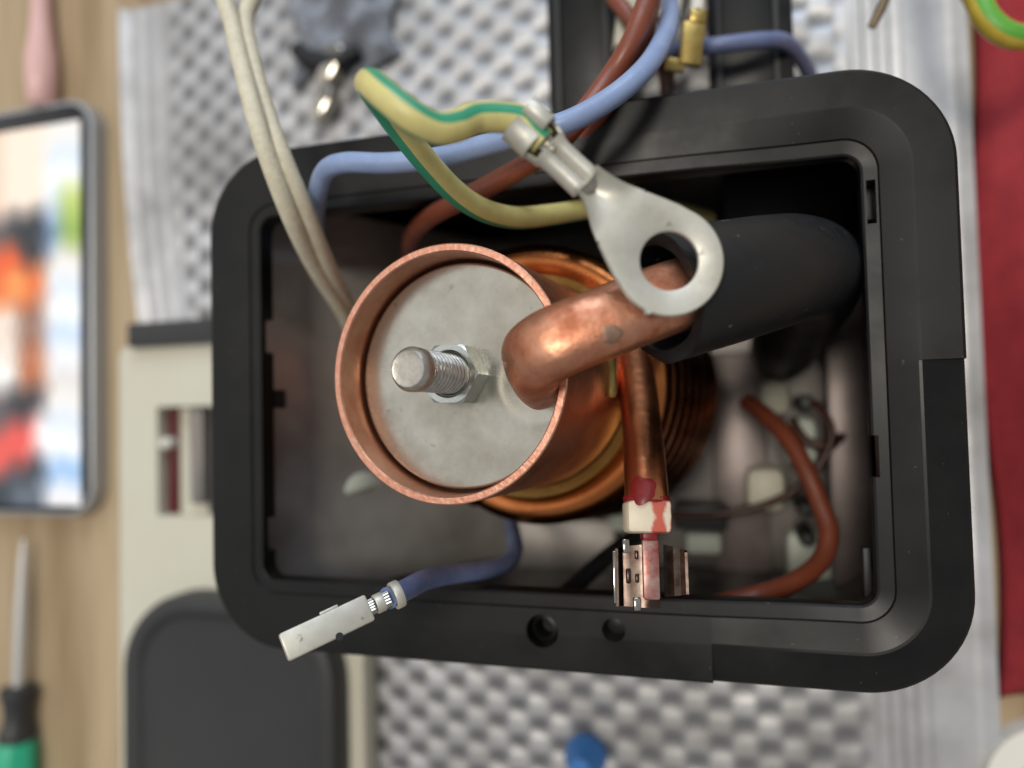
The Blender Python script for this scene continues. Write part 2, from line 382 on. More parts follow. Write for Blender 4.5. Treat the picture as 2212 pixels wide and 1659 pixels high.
# end plate: polar grid with a dished collar where the pipe comes out
mb = MB(); v = []; f = []; nr, na = 90, 240; Rp = 24.3 * S
ra = (REF - AX * REF.dot(AX)).normalized(); rb = AX.cross(ra)
def plate_h(p):
    d = (p - PBp).length / S
    return .12 * math.exp(-((d - 8.3) / 1.3) ** 2)
for i in range(nr + 1):
    r = Rp * i / nr
    for k in range(na):
        an = 2 * PI * k / na; p = DC + (ra * math.cos(an) + rb * math.sin(an)) * r
        edge = .7 * max(0, (i - nr + 2) / 2) ** 2
        v.append(p + UPA * (plate_h(p) - edge) * S)
for i in range(nr):
    for k in range(na): k2 = (k + 1) % na; f.append((i * na + k, i * na + k2, (i + 1) * na + k2, (i + 1) * na + k))
o = len(v)
for k in range(na): an = 2 * PI * k / na; v.append(DC + AX * 3 * S + (ra * math.cos(an) + rb * math.sin(an)) * Rp)
for k in range(na): k2 = (k + 1) % na; f.append((nr * na + k, nr * na + k2, o + k2, o + k))
f.append(tuple(o + k for k in range(na)))
plate = mb.add(v, f).build('end_plate', STEEL, boiler, 40)
# joint under the plate, carried by a lower disc inside the tube
lathe(RC0, AX, [(RI + .3 * S, 11.3 * S), (.01 * S, 11.3 * S), (.01 * S, 13 * S), (RI + .3 * S, 13 * S)], 96, REF, closed=True).build('seal_disc', BLACK_D, boiler)
# threaded stud
BR = 4.15 * S; pitch = 1.45 * S; TL = 22.3 * S
def thr(r, z, an):
    if z > 18.4 * S or z < .5 * S: return r
    ph = (z / pitch + an / (2 * PI)) % 1.0; tri = abs(ph - .5) * 2
    return r - .8 * S * max(0, tri - .25) / .75
pr = [(BR, z * .12 * S) for z in range(0, 154)] + [(BR * 1.0, 18.7 * S), (BR * 1.03, 18.9 * S), (BR * 1.03, 20.6 * S), (BR * .96, 21.2 * S), (BR * .86, 21.7 * S), (BR * .82, 21.85 * S), (BR * .79, 21.8 * S), (BR * .4, 21.85 * S), (.01 * S, 21.8 * S)]
lathe(DC - UPA * .2 * S, UPA, pr, 64, REF, rfun=thr).build('threaded_stud', STUD, boiler, 28)
# hexagon nut with a chamfered top
NR = 6.85 * S; NT = 5.6 * S; v = []; f = []; seg = 96; rot = math.radians(-1.0)
def hexr(an):
    a = (an - rot) % (PI / 3) - PI / 6; return NR * math.cos(PI / 6) / math.cos(a)
rings = [(lambda an: hexr(an), 0.05 * S)]
def topz(an): return NT - max(0, hexr(an) - NR * .90) * .55
lev = [('hex', 0.05 * S), ('hex', None), ('cone', NT), ('in', NT), ('in2', NT - .5 * S), ('bore', NT - .9 * S)]
for nm, z in lev:
    for k in range(seg):
        an = 2 * PI * k / seg; d = ra * math.cos(an) + rb * math.sin(an)
        if nm == 'hex': r, zz = hexr(an), (z if z is not None else topz(an))
        elif nm == 'cone': r, zz = min(hexr(an), NR * .90), NT
        elif nm == 'in': r, zz = 5.0 * S, NT
        elif nm == 'in2': r, zz = 4.4 * S, NT - .5 * S
        else: r, zz = 3.9 * S, NT - .9 * S
        v.append(DC + UPA * zz + d * r)
for i in range(len(lev) - 1):
    for k in range(seg): k2 = (k + 1) % seg; f.append((i * seg + k, i * seg + k2, (i + 1) * seg + k2, (i + 1) * seg + k))
MB().add(v, f).build('hex_nut', NUT, boiler, 22)
# outlet pipe: rises from the plate, bends over the rim
pp = wpath([(1184, 836, 160), (1168, 822, 153.5), (1152, 803, 145), (1150, 777, 137), (1184, 749, 133), (1238, 723, 132), (1306, 697, 132), (1372, 671, 132.5), (1440, 646, 133.5), (1490, 630, 135)], 12)
n = len(pp); rd = []
for i in range(n):
    t = i / (n - 1); rd.append((6.5 + .15 * math.exp(-((t - .38) / .12) ** 2)) * S)
tube(pp, rd, 56, up=dirw((.93, .36, 0)), squash=.78, power=2.5).build('outlet_pipe', COPPER, boiler, 60)
# grey solder mark on the pipe
op = bpy.data.objects['outlet_pipe']
spot = P(1341, 738, 123)
def patch(path, rads, target, rad, mtl, name, parent, lift=.06, sq=.78, power=2.5):
    """thin blotch that follows a tube's surface"""
    best = min(range(len(path)), key=lambda i: (path[i] - target).length); fr = frames(path, dirw((.93, .36, 0)))
    t, a, b = fr[best]; d = (target - path[best]); d = d - t * d.dot(t); an0 = math.atan2(d.dot(b), d.dot(a)); r0 = rads[best]
    def sec(an):
        ca_, sa_ = math.cos(an), math.sin(an); k_ = (abs(ca_) ** power + abs(sa_) ** power) ** (-1 / power); return a * ca_ * k_ * sq + b * sa_ * k_
    an0 = math.atan2(d.dot(b), d.dot(a) / sq)
    v = [path[best] + sec(an0) * (r0 + lift * S)]; f = []; m = 28; rings = 4
    for q in range(1, rings + 1):
        for k in range(m):
            th = 2 * PI * k / m; rr = rad * q / rings * (1 + .10 * math.sin(3 * th + 1) + .07 * math.sin(5 * th))
            du = rr * math.cos(th); dv = rr * math.sin(th); an = an0 + dv / r0
            v.append(path[best] + t * du + sec(an) * (r0 + (lift if q < rings else -.05) * S))
    for k in range(m): f.append((0, 1 + k, 1 + (k + 1) % m))
    for q in range(rings - 1):
        for k in range(m): k2 = (k + 1) % m; f.append((1 + q * m + k, 1 + q * m + k2, 1 + (q + 1) * m + k2, 1 + (q + 1) * m + k))
    return MB().add(v, f).build(name, mtl, parent)
SOLDER = mat('dull_solder', (128, 112, 98), .5, .8, (176, 128, 100), 120, .8)
patch(pp, rd, spot, 1.9 * S, SOLDER, 'solder_spot', boiler)
# coil wound round the lower tube
cpts = []
turns = 7.2; s0, s1 = 48.5, 106
for i in range(int(turns * 72) + 1):
    t = i / (turns * 72); an = 2 * PI * turns * t + 2.0
    s = s0 + (s1 - s0) * max(0, (t - .06)) / .94; R = 32.0 + 5.0 * t
    cpts.append(RC0 + AX * s * S + (ra * math.cos(an) + rb * math.sin(an)) * R * S)
tube(cpts, 4.6 * S, 18).build('coil', COPPER_HOT, boiler, 60)
lathe(RC0, AX, [(27.0 * S, 46.5 * S), (29.5 * S, 45.8 * S), (29.8 * S, 48 * S), (27.0 * S, 49 * S)], 96, REF, closed=True).build('solder_ring', BRASS, boiler)
lathe(RC0, AX, [(26.0 * S, 69 * S), (30.0 * S, 74 * S), (30.6 * S, 108 * S), (20 * S, 112 * S), (.01 * S, 112 * S)], 64, REF).build('lower_body', COPPER_HOT, boiler)
# brass pin beside the tube
pa = [P(1318, 690, 168), P(1319, 780, 167), P(1320, 850, 166), P(1320, 858, 166)]
tube(pa, [1.25 * S] * 3 + [.9 * S], 16).build('brass_pin', BRASS, boiler)
# heating element end: copper sheath, red sealant, ceramic bush, terminal pin
he = wpath([(1352, 640, 196), (1366, 740, 187), (1378, 840, 176), (1388, 940, 165), (1393, 1010, 157), (1396, 1060, 153), (1397, 1086, 152)], 10)
el = tube(he, 4.45 * S, 32).build('heating_element', mat('element_copper', (214, 142, 100), .38, 1, (168, 96, 62), 12, 1, .2, 60, .1), boiler, 60)
el['label'] = 'thin copper heating element sheath with red sealant and cream bush'
cz = dirw((0, 0, 1)); cx_ = dirw((1, 0, 0))
tdir = (P(1398, 1152, 151) - P(1396, 1080, 152.5)).normalized(); tx = (cx_ - tdir * cx_.dot(tdir)).normalized(); tn = tx.cross(tdir); 
if tn.dot(cz) < 0: tn = -tn
b0 = P(1396, 1080, 152.5); L1 = (P(1398, 1152, 151) - b0).length
def tbox(x0, x1, y0, y1, z0, z1, bev, name, mtl, parent): return box(b0, tx, tdir, tn, (x0 * S, y0 * S, z0 * S), (x1 * S, y1 * S, z1 * S), bev * S).build(name, mtl, parent)
LL = L1 / S
print('ceramic length u', LL)
def stain(mt, rgb, cen, ax, half, soft, noise_scale, noise_amt):
    nt = mt.node_tree; N = nt.nodes; L = nt.links; b = N['Principled BSDF']; src = b.inputs['Base Color'].links[0].from_socket
    tc = N.new('ShaderNodeTexCoord'); vm = N.new('ShaderNodeVectorMath'); vm.operation = 'SUBTRACT'; vm.inputs[1].default_value = cen; L.new(tc.outputs['Object'], vm.inputs[0])
    dt = N.new('ShaderNodeVectorMath'); dt.operation = 'DOT_PRODUCT'; dt.inputs[1].default_value = ax; L.new(vm.outputs[0], dt.inputs[0])
    ab = N.new('ShaderNodeMath'); ab.operation = 'ABSOLUTE'; L.new(dt.outputs['Value'], ab.inputs[0])
    n = N.new('ShaderNodeTexNoise'); n.inputs['Scale'].default_value = noise_scale; n.inputs['Detail'].default_value = 4; L.new(tc.outputs['Object'], n.inputs['Vector'])
    m1 = N.new('ShaderNodeMath'); m1.operation = 'MULTIPLY_ADD'; m1.inputs[1].default_value = noise_amt; L.new(n.outputs['Fac'], m1.inputs[0]); L.new(ab.outputs[0], m1.inputs[2])
    r = N.new('ShaderNodeMapRange'); r.inputs[1].default_value = half + noise_amt * .5 - soft; r.inputs[2].default_value = half + noise_amt * .5 + soft; r.inputs[3].default_value = 1; r.inputs[4].default_value = 0
    L.new(m1.outputs[0], r.inputs[0]); mx = N.new('ShaderNodeMix'); mx.data_type = 'RGBA'; mx.inputs[7].default_value = (*lin(rgb), 1)
    L.new(src, mx.inputs[6]); L.new(r.outputs[0], mx.inputs[0]); L.new(mx.outputs[2], b.inputs['Base Color'])
org = Vector(boiler.location)
stain(CREAM, (196, 96, 78), b0 - org + tx * 1.9 * S, tx, 1.3 * S, .35 * S, 420, 2.4 * S)
stain(CREAM, (150, 34, 32), b0 - org + tdir * 0 * S, tdir, .5 * S, .25 * S, 500, 1.8 * S)
stain(CREAM, (186, 70, 60), b0 - org + tx * 4.5 * S, tx, .35 * S, .2 * S, 500, 1.4 * S)
tbox(-4.5, 4.5, 0, LL, -4, 4, 1.0, 'ceramic_bush', CREAM, el)
lathe(b0, tdir, [(4.52 * S, -.9 * S), (4.75 * S, -.5 * S), (4.75 * S, .1 * S), (4.5 * S, .5 * S)], 40, tx).build('sealant_ring', RED, el)
# drop of red sealant on the sheath
hb2 = [p for p in he]; patch(hb2, [4.45 * S] * len(hb2), P(1380, 1050, 146), 2.9 * S, RED, 'sealant_drop', el, .18, 1.0, 2.0)
tbox(-1.3, 1.7, LL - .5, LL + 1.4, -1.6, 2.4, .4, 'pin_neck', RED, el)
tbox(-1.4, 2.0, LL + 1.2, LL + 13, .6, 1.9, .5, 'terminal_pin', STAINED, el)
# push-on tab connector hanging on the pin (bent plated sheet)
conn = thing('tab_connector', 'shiny plated push-on connector clipped on the end of the red stained heater pin', 'connector', b0 + tdir * (LL + 6) * S)
def sheet(pts2, y0, y1, th, name, mtl, parent, cutend=0.):
    """pts2 = (x, z) section in the terminal frame, swept along tdir, with thickness"""
    n = len(pts2); nrm = []
    for i in range(n):
        a = pts2[max(i - 1, 0)]; c_ = pts2[min(i + 1, n - 1)]; dx, dz = c_[0] - a[0], c_[1] - a[1]; l = math.hypot(dx, dz); nrm.append((-dz / l, dx / l))
    v = []; f = []; ny = 6
    for q in range(ny + 1):
        yy = y0 + (y1 - y0) * q / ny
        for side in (0, 1):
            for i in range(n):
                x = pts2[i][0] + nrm[i][0] * th * side; z = pts2[i][1] + nrm[i][1] * th * side
                t = i / (n - 1); y = yy + (cutend * t if q == 0 else -cutend * .4 * t if q == ny else 0)
                v.append(b0 + tx * x * S + tdir * y * S + tn * z * S)
    m = 2 * n
    for q in range(ny):
        for i in range(n - 1):
            f.append((q * m + i, q * m + i + 1, (q + 1) * m + i + 1, (q + 1) * m + i)); f.append((q * m + n + i, q * m + n + i + 1, (q + 1) * m + n + i + 1, (q + 1) * m + n + i))
        for i in (0, n - 1): f.append((q * m + i, q * m + n + i, (q + 1) * m + n + i, (q + 1) * m + i))
    for q in (0, ny):
        for i in range(n - 1): f.append((q * m + i, q * m + i + 1, q * m + n + i + 1, q * m + n + i))
    return MB().add(v, f).build(name, mtl, parent, 30)
sheet([(-7.0, 2.8), (-6.9, 2.0), (-6.2, -.6), (-5.0, -1.8), (-3.2, -1.4), (-1.6, -.6), (0, -.3), (2.2, -.3)], LL + 3.2, LL + 14.2, .55, 'sleeve_wall', DULLCLIP, conn, -1.2)
sheet([(3.4, -1.2), (5.4, -2.4), (7.2, -2.2), (8.2, -.8), (8.0, .2)], LL + 2.2, LL + 12.5, .55, 'sleeve_wall', DULLCLIP, conn, 1.5)
tbox(-5.0, -3.6, LL + 1.2, LL + 4, -1.4, -.2, .3, 'lug_tip', SHINY, conn); tbox(-3.2, -1.7, LL + 12.6, LL + 15.2, -.6, .6, .35, 'lug_tip', SHINY, conn)
for yy in (3.4, 8.0): tbox(-2.6, -2.0, LL + yy, LL + yy + 1.8, -1.0, .5, .25, 'contact_spring', DULLCLIP, conn)
tbox(-7.45, -6.85, LL + 3.6, LL + 13.6, 1.9, 3.1, .15, 'bright_edge', SHINY, conn); tbox(-4.4, -3.7, LL + 7, LL + 10, -1.2, .3, .3, 'contact_spring', DULLCLIP, conn)
# ================================================================== RUBBER HOSE
hp = wpath([(1418, 645, 137.5), (1480, 630, 139), (1560, 612, 143), (1650, 592, 150), (1715, 580, 160), (1755, 585, 175), (1760, 620, 192), (1735, 668, 208), (1705, 715, 224), (1690, 750, 246)], 12)
hose = thing('rubber_hose', 'thick black rubber hose pushed over the copper outlet pipe behind the ring terminal', 'hose', hp[-1])
n = len(hp); rr = [(12.4 - 2.0 * (i / (n - 1))) * S for i in range(n)]
sg = 56; fr = frames(hp, dirw((0, 0, 1))); v = []; f = []
tang0 = fr[0][0]; skew = []
def hosev(i, k, r):
    t, a, b = fr[i]; an = 2 * PI * k / sg
    d = a * math.cos(an) + b * math.sin(an); p = hp[i] + d * r
    if i < 10:                              # slanted, slightly ragged cut end
        wgt = 1 - i / 10; p = p + t * wgt * (math.cos(an) * 2.6 + .35 * math.sin(3 * an) + .2 * math.sin(7 * an)) * S
    return p
for i in range(n):
    for k in range(sg): v.append(hosev(i, k, rr[i] - (0.5 * S if i == 0 else 0)))
for i in range(n - 1):
    for k in range(sg): k2 = (k + 1) % sg; f.append((i * sg + k, i * sg + k2, (i + 1) * sg + k2, (i + 1) * sg + k))
o0 = len(v); ni = 26
for i in range(ni):
    for k in range(sg): v.append(hosev(i, k, rr[i] - (2.6 if i else 2.3) * S))
for k in range(sg): k2 = (k + 1) % sg; f.append((k, k2, o0 + k2, o0 + k))
for i in range(ni - 1):
    for k in range(sg): k2 = (k + 1) % sg; f.append((o0 + i * sg + k, o0 + i * sg + k2, o0 + (i + 1) * sg + k2, o0 + (i + 1) * sg + k))
f.append(tuple(o0 + (ni - 1) * sg + k for k in range(sg))); f.append(tuple((n - 1) * sg + k for k in range(sg)))
MB().add(v, f).build('hose_wall', RUBBER, hose, 50)
# ================================================================== EARTH WIRE WITH RING TERMINAL
LO = P(1443, 566, 125); la = dirw((-.735, .677, .02)); lc0 = dirw((.03, .05, 1)); lc = (lc0 - la * lc0.dot(la)).normalized(); lb = la.cross(lc)
if lb.dot(dirw((1, 0, 0))) < 0: lb = -lb
def lp(a, b, c_): return LO + (la * a + lb * b + lc * c_) * S
earth = thing('earth_wire', 'green and yellow earth wire ending in a tinned ring terminal above the boiler', 'wire', lp(34, 0, 0))
ring = None
TH = 1.05
def half(a):
    tab = [(3, 8.85), (5, 8.35), (8, 7.2), (11, 5.95), (13, 5.05), (15, 4.2), (17, 3.5), (18.6, 3.1), (20, 3.0)]
    if a <= tab[0][0]: return tab[0][1]
    for (a0, h0), (a1, h1) in zip(tab, tab[1:]):
        if a <= a1: return h0 + (h1 - h0) * (a - a0) / (a1 - a0)
    return tab[-1][1]
# flat eye: polar strip between the hole and the outline (cut at a = 11)
AC = 11.0; Rr = 9.35; rh = 5.05; m = 120; v = []; f = []
def orad(th):
    ca, sa = math.cos(th), math.sin(th)
    if ca <= .3: 
        k = Rr
        if abs(th - (2 * PI - 1.9)) < .05: k = Rr + .5      # shear nib on the edge
        return k
    lo_, hi_ = 5.5, 16
    for _ in range(30):
        mid = (lo_ + hi_) / 2; a, b = mid * ca, mid * sa
        hw = math.sqrt(max(0, Rr * Rr - a * a)) if a < 3 else max(half(a), 0)
        if abs(b) < hw and a < AC: lo_ = mid
        else: hi_ = mid
    return lo_
ths = [2 * PI * k / m for k in range(m)]
lay = [('h', 0), ('h', .85), ('h2', TH), ('o2', TH), ('o', TH - .3), ('o', 0)]
for nm, z in lay:
    for th in ths:
        R = orad(th); cutline = abs(R * math.cos(th) - AC) < .02
        r = {'h': rh, 'h2': rh + .3, 'o2': R - (0 if cutline else .28), 'o': R}[nm]
        zz = TH if (nm == 'o' and z > .5 and cutline) else z
        v.append(lp(r * math.cos(th), r * math.sin(th), zz))
for i in range(len(lay)):
    j = (i + 1) % len(lay)
    for k in range(m):
        k2 = (k + 1) % m
        if i in (3, 4) and all(abs(orad(ths[q]) * math.cos(ths[q]) - AC) < .02 for q in (k, k2)): continue
        f.append((i * m + k, i * m + k2, j * m + k2, j * m + k))
eye = MB().add(v, f)
# neck: flat at the eye, curling up to a channel at the barrel
na_, nb_ = 22, 20
def neck(a, t, side):
    hw = half(a); q = max(0, (a - 12) / 7.0); q = q * q * (3 - 2 * q) if q < 1 else 1
    b = hw * t * (1 - .12 * q * abs(t)); c_ = 3.4 * q * abs(t) ** 1.7 - .9 * q
    return lp(a, b, c_ + (TH if side else 0))
v = []; f = []
for side in (0, 1):
    for i in range(na_ + 1):
        for k in range(nb_ + 1): v.append(neck(AC + (19.6 - AC) * i / na_, -1 + 2 * k / nb_, side))
W_ = nb_ + 1; B_ = (na_ + 1) * W_
for i in range(na_):
    for k in range(nb_):
        q = (i * W_ + k, i * W_ + k + 1, (i + 1) * W_ + k + 1, (i + 1) * W_ + k); f.append(q); f.append(tuple(B_ + x for x in q))
    for k in (0, nb_): f.append((i * W_ + k, (i + 1) * W_ + k, B_ + (i + 1) * W_ + k, B_ + i * W_ + k))
eye.add(v, f)
ring = eye.build('ring_terminal', TIN, earth, 45)
# crimped wire barrel, two rolled lobes meeting in a groove
def bsec(sc_, dep):
    pts = []
    for th in range(-90, 271, 10):
        a = math.radians(th); x = math.cos(a) * 3.05; y = math.sin(a) * 2.6
        if y > 0: y = y * .62 + .9 * abs(math.sin(2 * a)) * .8
        if abs(x) < .75 and y > 0: y -= dep * (1 - abs(x) / .75)
        pts.append((x * sc_, y * sc_ + .6))
    return pts[:-1]
v = []; f = []; st = [(18.9, .94, .2), (19.3, 1.02, .8), (20, 1.0, 1.0), (23, .98, 1.05), (25.8, .99, 1.0), (26.6, 1.04, .8), (27.3, 1.16, .3), (27.7, 1.2, .1)]
for a, k_, d_ in st:
    for b, c_ in bsec(k_, d_): v.append(lp(a, b, c_))
ns = len(bsec(1, 1))
for i in range(len(st) - 1):
    for k in range(ns): k2 = (k + 1) % ns; f.append((i * ns + k, i * ns + k2, (i + 1) * ns + k2, (i + 1) * ns + k))
f.append(tuple(range(ns))); f.append(tuple((len(st) - 1) * ns + k for k in range(ns)))
MB().add(v, f).build('wire_barrel', TIN, ring, 42)
# open trough joining barrel and insulation crimp
v = []; f = []; seg = 16
for side in (0, 1):
    for a in (27.4, 28.6, 30.2):
        for k in range(seg + 1):
            th = math.radians(-200 + 220 * k / seg); R = (3.5 + (a - 27.4) * .16) - (.55 if side else 0)
            v.append(lp(a, math.cos(th) * R, math.sin(th) * R * .92 + .8))
W_ = seg + 1; B_ = 3 * W_
for i in range(2):
    for k in range(seg):
        q = (i * W_ + k, i * W_ + k + 1, (i + 1) * W_ + k + 1, (i + 1) * W_ + k); f.append(q); f.append(tuple(B_ + x for x in q))
    for k in (0, seg): f.append((i * W_ + k, (i + 1) * W_ + k, B_ + (i + 1) * W_ + k, B_ + i * W_ + k))
MB().add(v, f).build('trough', TIN, ring, 45)
# insulation crimp: two wings folded over, one lapping the other
def wing(th0, th1, a0, a1, R0, R1, name):
    v = []; f = []; seg = 22
    for side in (0, 1):
        for a in (a0, a0 + .15, a1 - .15, a1):
            e = .12 if a in (a0, a1) else 0
            for k in range(seg + 1):
                t = k / seg; th = math.radians(th0 + (th1 - th0) * t); R = R0 + (R1 - R0) * t - (.95 if side else 0) - (e if not side else -e)
                v.append(lp(a, math.cos(th) * R * 1.04, math.sin(th) * R * .95 + .9))
    W_ = seg + 1; B_ = 4 * W_
    for i in range(3):
        for k in range(seg):
            q = (i * W_ + k, i * W_ + k + 1, (i + 1) * W_ + k + 1, (i + 1) * W_ + k); f.append(q); f.append(tuple(B_ + x for x in q))
        for k in (0, seg): f.append((i * W_ + k, (i + 1) * W_ + k, B_ + (i + 1) * W_ + k, B_ + i * W_ + k))
    for i in (0, 3):
        for k in range(seg): f.append((i * W_ + k, i * W_ + k + 1, B_ + i * W_ + k + 1, B_ + i * W_ + k))
    return MB().add(v, f).build(name, TIN, ring, 40)
def wing2(sec, a0, a1, th, name):
    sec = spline(sec, 5); n = len(sec); nrm = []
    for k in range(n):
        p, q = sec[max(k - 1, 0)], sec[min(k + 1, n - 1)]; dx, dy = q[0] - p[0], q[1] - p[1]; l = math.hypot(dx, dy) or 1; nrm.append((-dy / l, dx / l))
    v = []; f = []; st_ = [(a0, .12), (a0 + .2, 0), (a1 - .2, 0), (a1, .12)]
    for a, e in st_:
        for side in (0, 1):
            for k in range(n):
                t = (th - e if side else e); v.append(lp(a, sec[k][0] + nrm[k][0] * t, sec[k][1] + nrm[k][1] * t))
    m_ = 2 * n
    for q in range(3):
        for k in range(n - 1):
            f.append((q * m_ + k, q * m_ + k + 1, (q + 1) * m_ + k + 1, (q + 1) * m_ + k)); f.append((q * m_ + n + k, q * m_ + n + k + 1, (q + 1) * m_ + n + k + 1, (q + 1) * m_ + n + k))
        for k in (0, n - 1): f.append((q * m_ + k, q * m_ + n + k, (q + 1) * m_ + n + k, (q + 1) * m_ + k))
    for q in (0, 3):
        for k in range(n - 1): f.append((q * m_ + k, q * m_ + k + 1, q * m_ + n + k + 1, q * m_ + n + k))
    return MB().add(v, f).build(name, TIN, ring, 38)
wing2([(-.2, -2.6), (2.4, -2.1), (3.9, -.3), (4.1, 2.2), (3.4, 4.2), (1.9, 4.7), (.8, 3.9), (.5, 2.6)], 29.9, 34.6, .62, 'crimp_wing')
wing2([(.2, -2.65), (-2.4, -2.1), (-3.8, -.4), (-4.0, 1.6), (-3.2, 3.2), (-1.6, 3.9), (-.4, 3.6), (-.1, 2.6)], 29.7, 34.4, -.62, 'crimp_wing')
# bare strands in the barrel mouths
for i in range(7):
    b = -1.5 + .5 * i; tube([lp(17.2 + .25 * abs(i - 3), b, .9 + .12 * math.cos(i * 2)), lp(19.4, b * .9, 1.1)], .3 * S, 8).build('strand', STRAND, ring)
for i in range(4):
    b = -1.2 + .8 * i; tube([lp(26.6, b * .8, 2.0), lp(29.2, b, 1.9 + .1 * (i % 2))], .42 * S, 8).build('strand', STRAND, ring)
# insulated wire: out of the crimp, round a hairpin and back down into the housing
start = [lp(28.9, 0, .9), lp(31, 0, .9), lp(34.6, 0.0, .9)]
raw = [(1032, 254, 121.5), (985, 272, 118.5), (940, 276, 116.5), (890, 252, 115), (838, 212, 116), (806, 184, 120.5), (800, 186, 127), (822, 218, 134), (868, 282, 141), (920, 348, 148), (980, 412, 156), (1040, 452, 163), (1110, 470, 170), (1190, 464, 178), (1290, 450, 187), (1420, 448, 198), (1530, 472, 212)]
ew = [Vector(q) for q in spline([tuple(q) for q in start] + [tuple(P(*q)) for q in raw], 10)]
tube(ew, 2.55 * S, 40, up=lc).build('insulation', EARTH, earth, 70)
# ================================================================== OTHER WIRES
def wire(name, pts, r, mtl, label, group=None, per=10, cat='wire'):
    return tag(tube(wpath(pts, per), r * S, 20).build(name, mtl, None, 70), label, cat, group)
wire('light_blue_wire', [(692, 570, 236), (684, 495, 207), (684, 432, 185), (702, 372, 175), (745, 352, 169), (830, 353, 166), (930, 344, 163), (1040, 316, 158), (1140, 288, 154), (1230, 262, 152), (1320, 212, 154), (1390, 152, 158), (1430, 92, 166), (1446, 40, 178), (1440, -20, 200), (1410, -200, 232), (1350, -420, 250)], 2.35, BLUE_L, 'light blue insulated wire arching over the rim beneath the ring terminal')
wire('brown_wire', [(884, 545, 228), (892, 508, 210), (928, 470, 192), (1005, 428, 176), (1110, 372, 167), (1195, 318, 163), (1262, 244, 164), (1318, 168, 166), (1362, 96, 165), (1392, 20, 166), (1404, -30, 170), (1412, -200, 196), (1380, -420, 236)], 2.45, BROWN, 'brown wire running under the ring terminal and dipping into the housing behind the tube rim')
wire('brown_wire', [(1258, 300, 178), (1300, 236, 174), (1350, 160, 171), (1384, 92, 171), (1400, 30, 174), (1412, -30, 180), (1430, -200, 206), (1410, -420, 240)], 2.3, BROWN, 'short brown wire lying close alongside the longer brown wire above the rim')
wire('brown_wire', [(1220, -400, 250), (1276, -140, 226), (1318, -20, 212), (1345, 20, 206), (1385, 72, 204), (1420, 118, 206), (1438, 150, 214), (1440, 196, 232)], 2.3, BROWN, 'brown wire crossing behind the light blue wire beside the brass connector')
wire('cream_wire', [(400, -420, 236), (440, -200, 206), (478, -25, 188), (500, 45, 184), (520, 130, 178), (548, 240, 172), (582, 350, 172), (628, 470, 178), (676, 570, 192), (738, 670, 212), (765, 730, 225)], 2.15, FIBRE, 'cream fibreglass sleeved wire with its outer side facing the phone', 'cream wires')
wire('cream_wire', [(620, -420, 238), (590, -200, 208), (552, -25, 192), (530, 40, 188), (540, 110, 182), (570, 225, 176), (612, 340, 174), (662, 460, 180), (706, 568, 194), (752, 662, 214), (780, 730, 226)], 2.15, FIBRE, 'cream fibreglass sleeved wire bent apart from its twin at the top', 'cream wires')
# blue wire with spade connector
bw = thing('blue_wire', 'dark blue wire rising from under the coil to a flat pale spade connector', 'wire', P(1100, 1110, 235))
bpth = wpath([(1098, 1100, 250), (1108, 1150, 222), (1112, 1190, 206), (1092, 1218, 196), (1048, 1232, 187), (980, 1240, 178), (920, 1252, 168), (876, 1274, 158), (838, 1292, 152)], 10)
tube(bpth, [2.3 * S] * len(bpth), 20).build('insulation', BLUE_D, bw, 70)
so = P(832, 1296, 150.5); sd = (P(612, 1400, 141) - so).normalized(); sz = dirw((.25, .35, .9)); sz = (sz - sd * sz.dot(sd)).normalized(); sx = sd.cross(sz)
def spb(y0, y1, x0, x1, z0, z1, bev, name, mtl=TIN, par=bw): return box(so, sd, sx, sz, (y0 * S, x0 * S, z0 * S), (y1 * S, x1 * S, z1 * S), bev * S).build(name, mtl, par)
slen = (P(612, 1400, 141) - so).length / S
print('spade length u', slen)
sp_ = spb(3.4, slen, -2.75, 2.75, -1.1, 1.1, .5, 'spade_sleeve')
spb(-3.5, 3.4, -1.6, 1.6, -1.5, -.8, .2, 'spade_shank')
for y, w_ in ((-2.6, 2.75), (1.3, 1.9)):
    lathe(so + sd * y * S, sd, [(w_ * S, -.9 * S), (w_ * 1.04 * S, -.7 * S), (w_ * 1.04 * S, .7 * S), (w_ * S, .9 * S), (w_ * .8 * S, .9 * S), (w_ * .8 * S, -.9 * S)], 24, sz, closed=True).build('crimp_band', TIN, bw)
for i in range(4): tube([so + sd * -1.0 * S + sx * (-.9 + .6 * i) * S, so + sd * 3.6 * S + sx * (-.8 + .5 * i) * S], .4 * S, 8).build('strand', STRAND, bw)
lathe(so + sd * (slen * .52) * S - sx * 2.6 * S, sz, [(.75 * S, .9 * S), (.75 * S, 1.14 * S), (.01 * S, 1.15 * S)], 20).build('locking_hole', BLACK_D, bw)
spb(slen * .42, slen * .6, 2.6, 3.3, -1.0, -.2, .2, 'locking_tang')
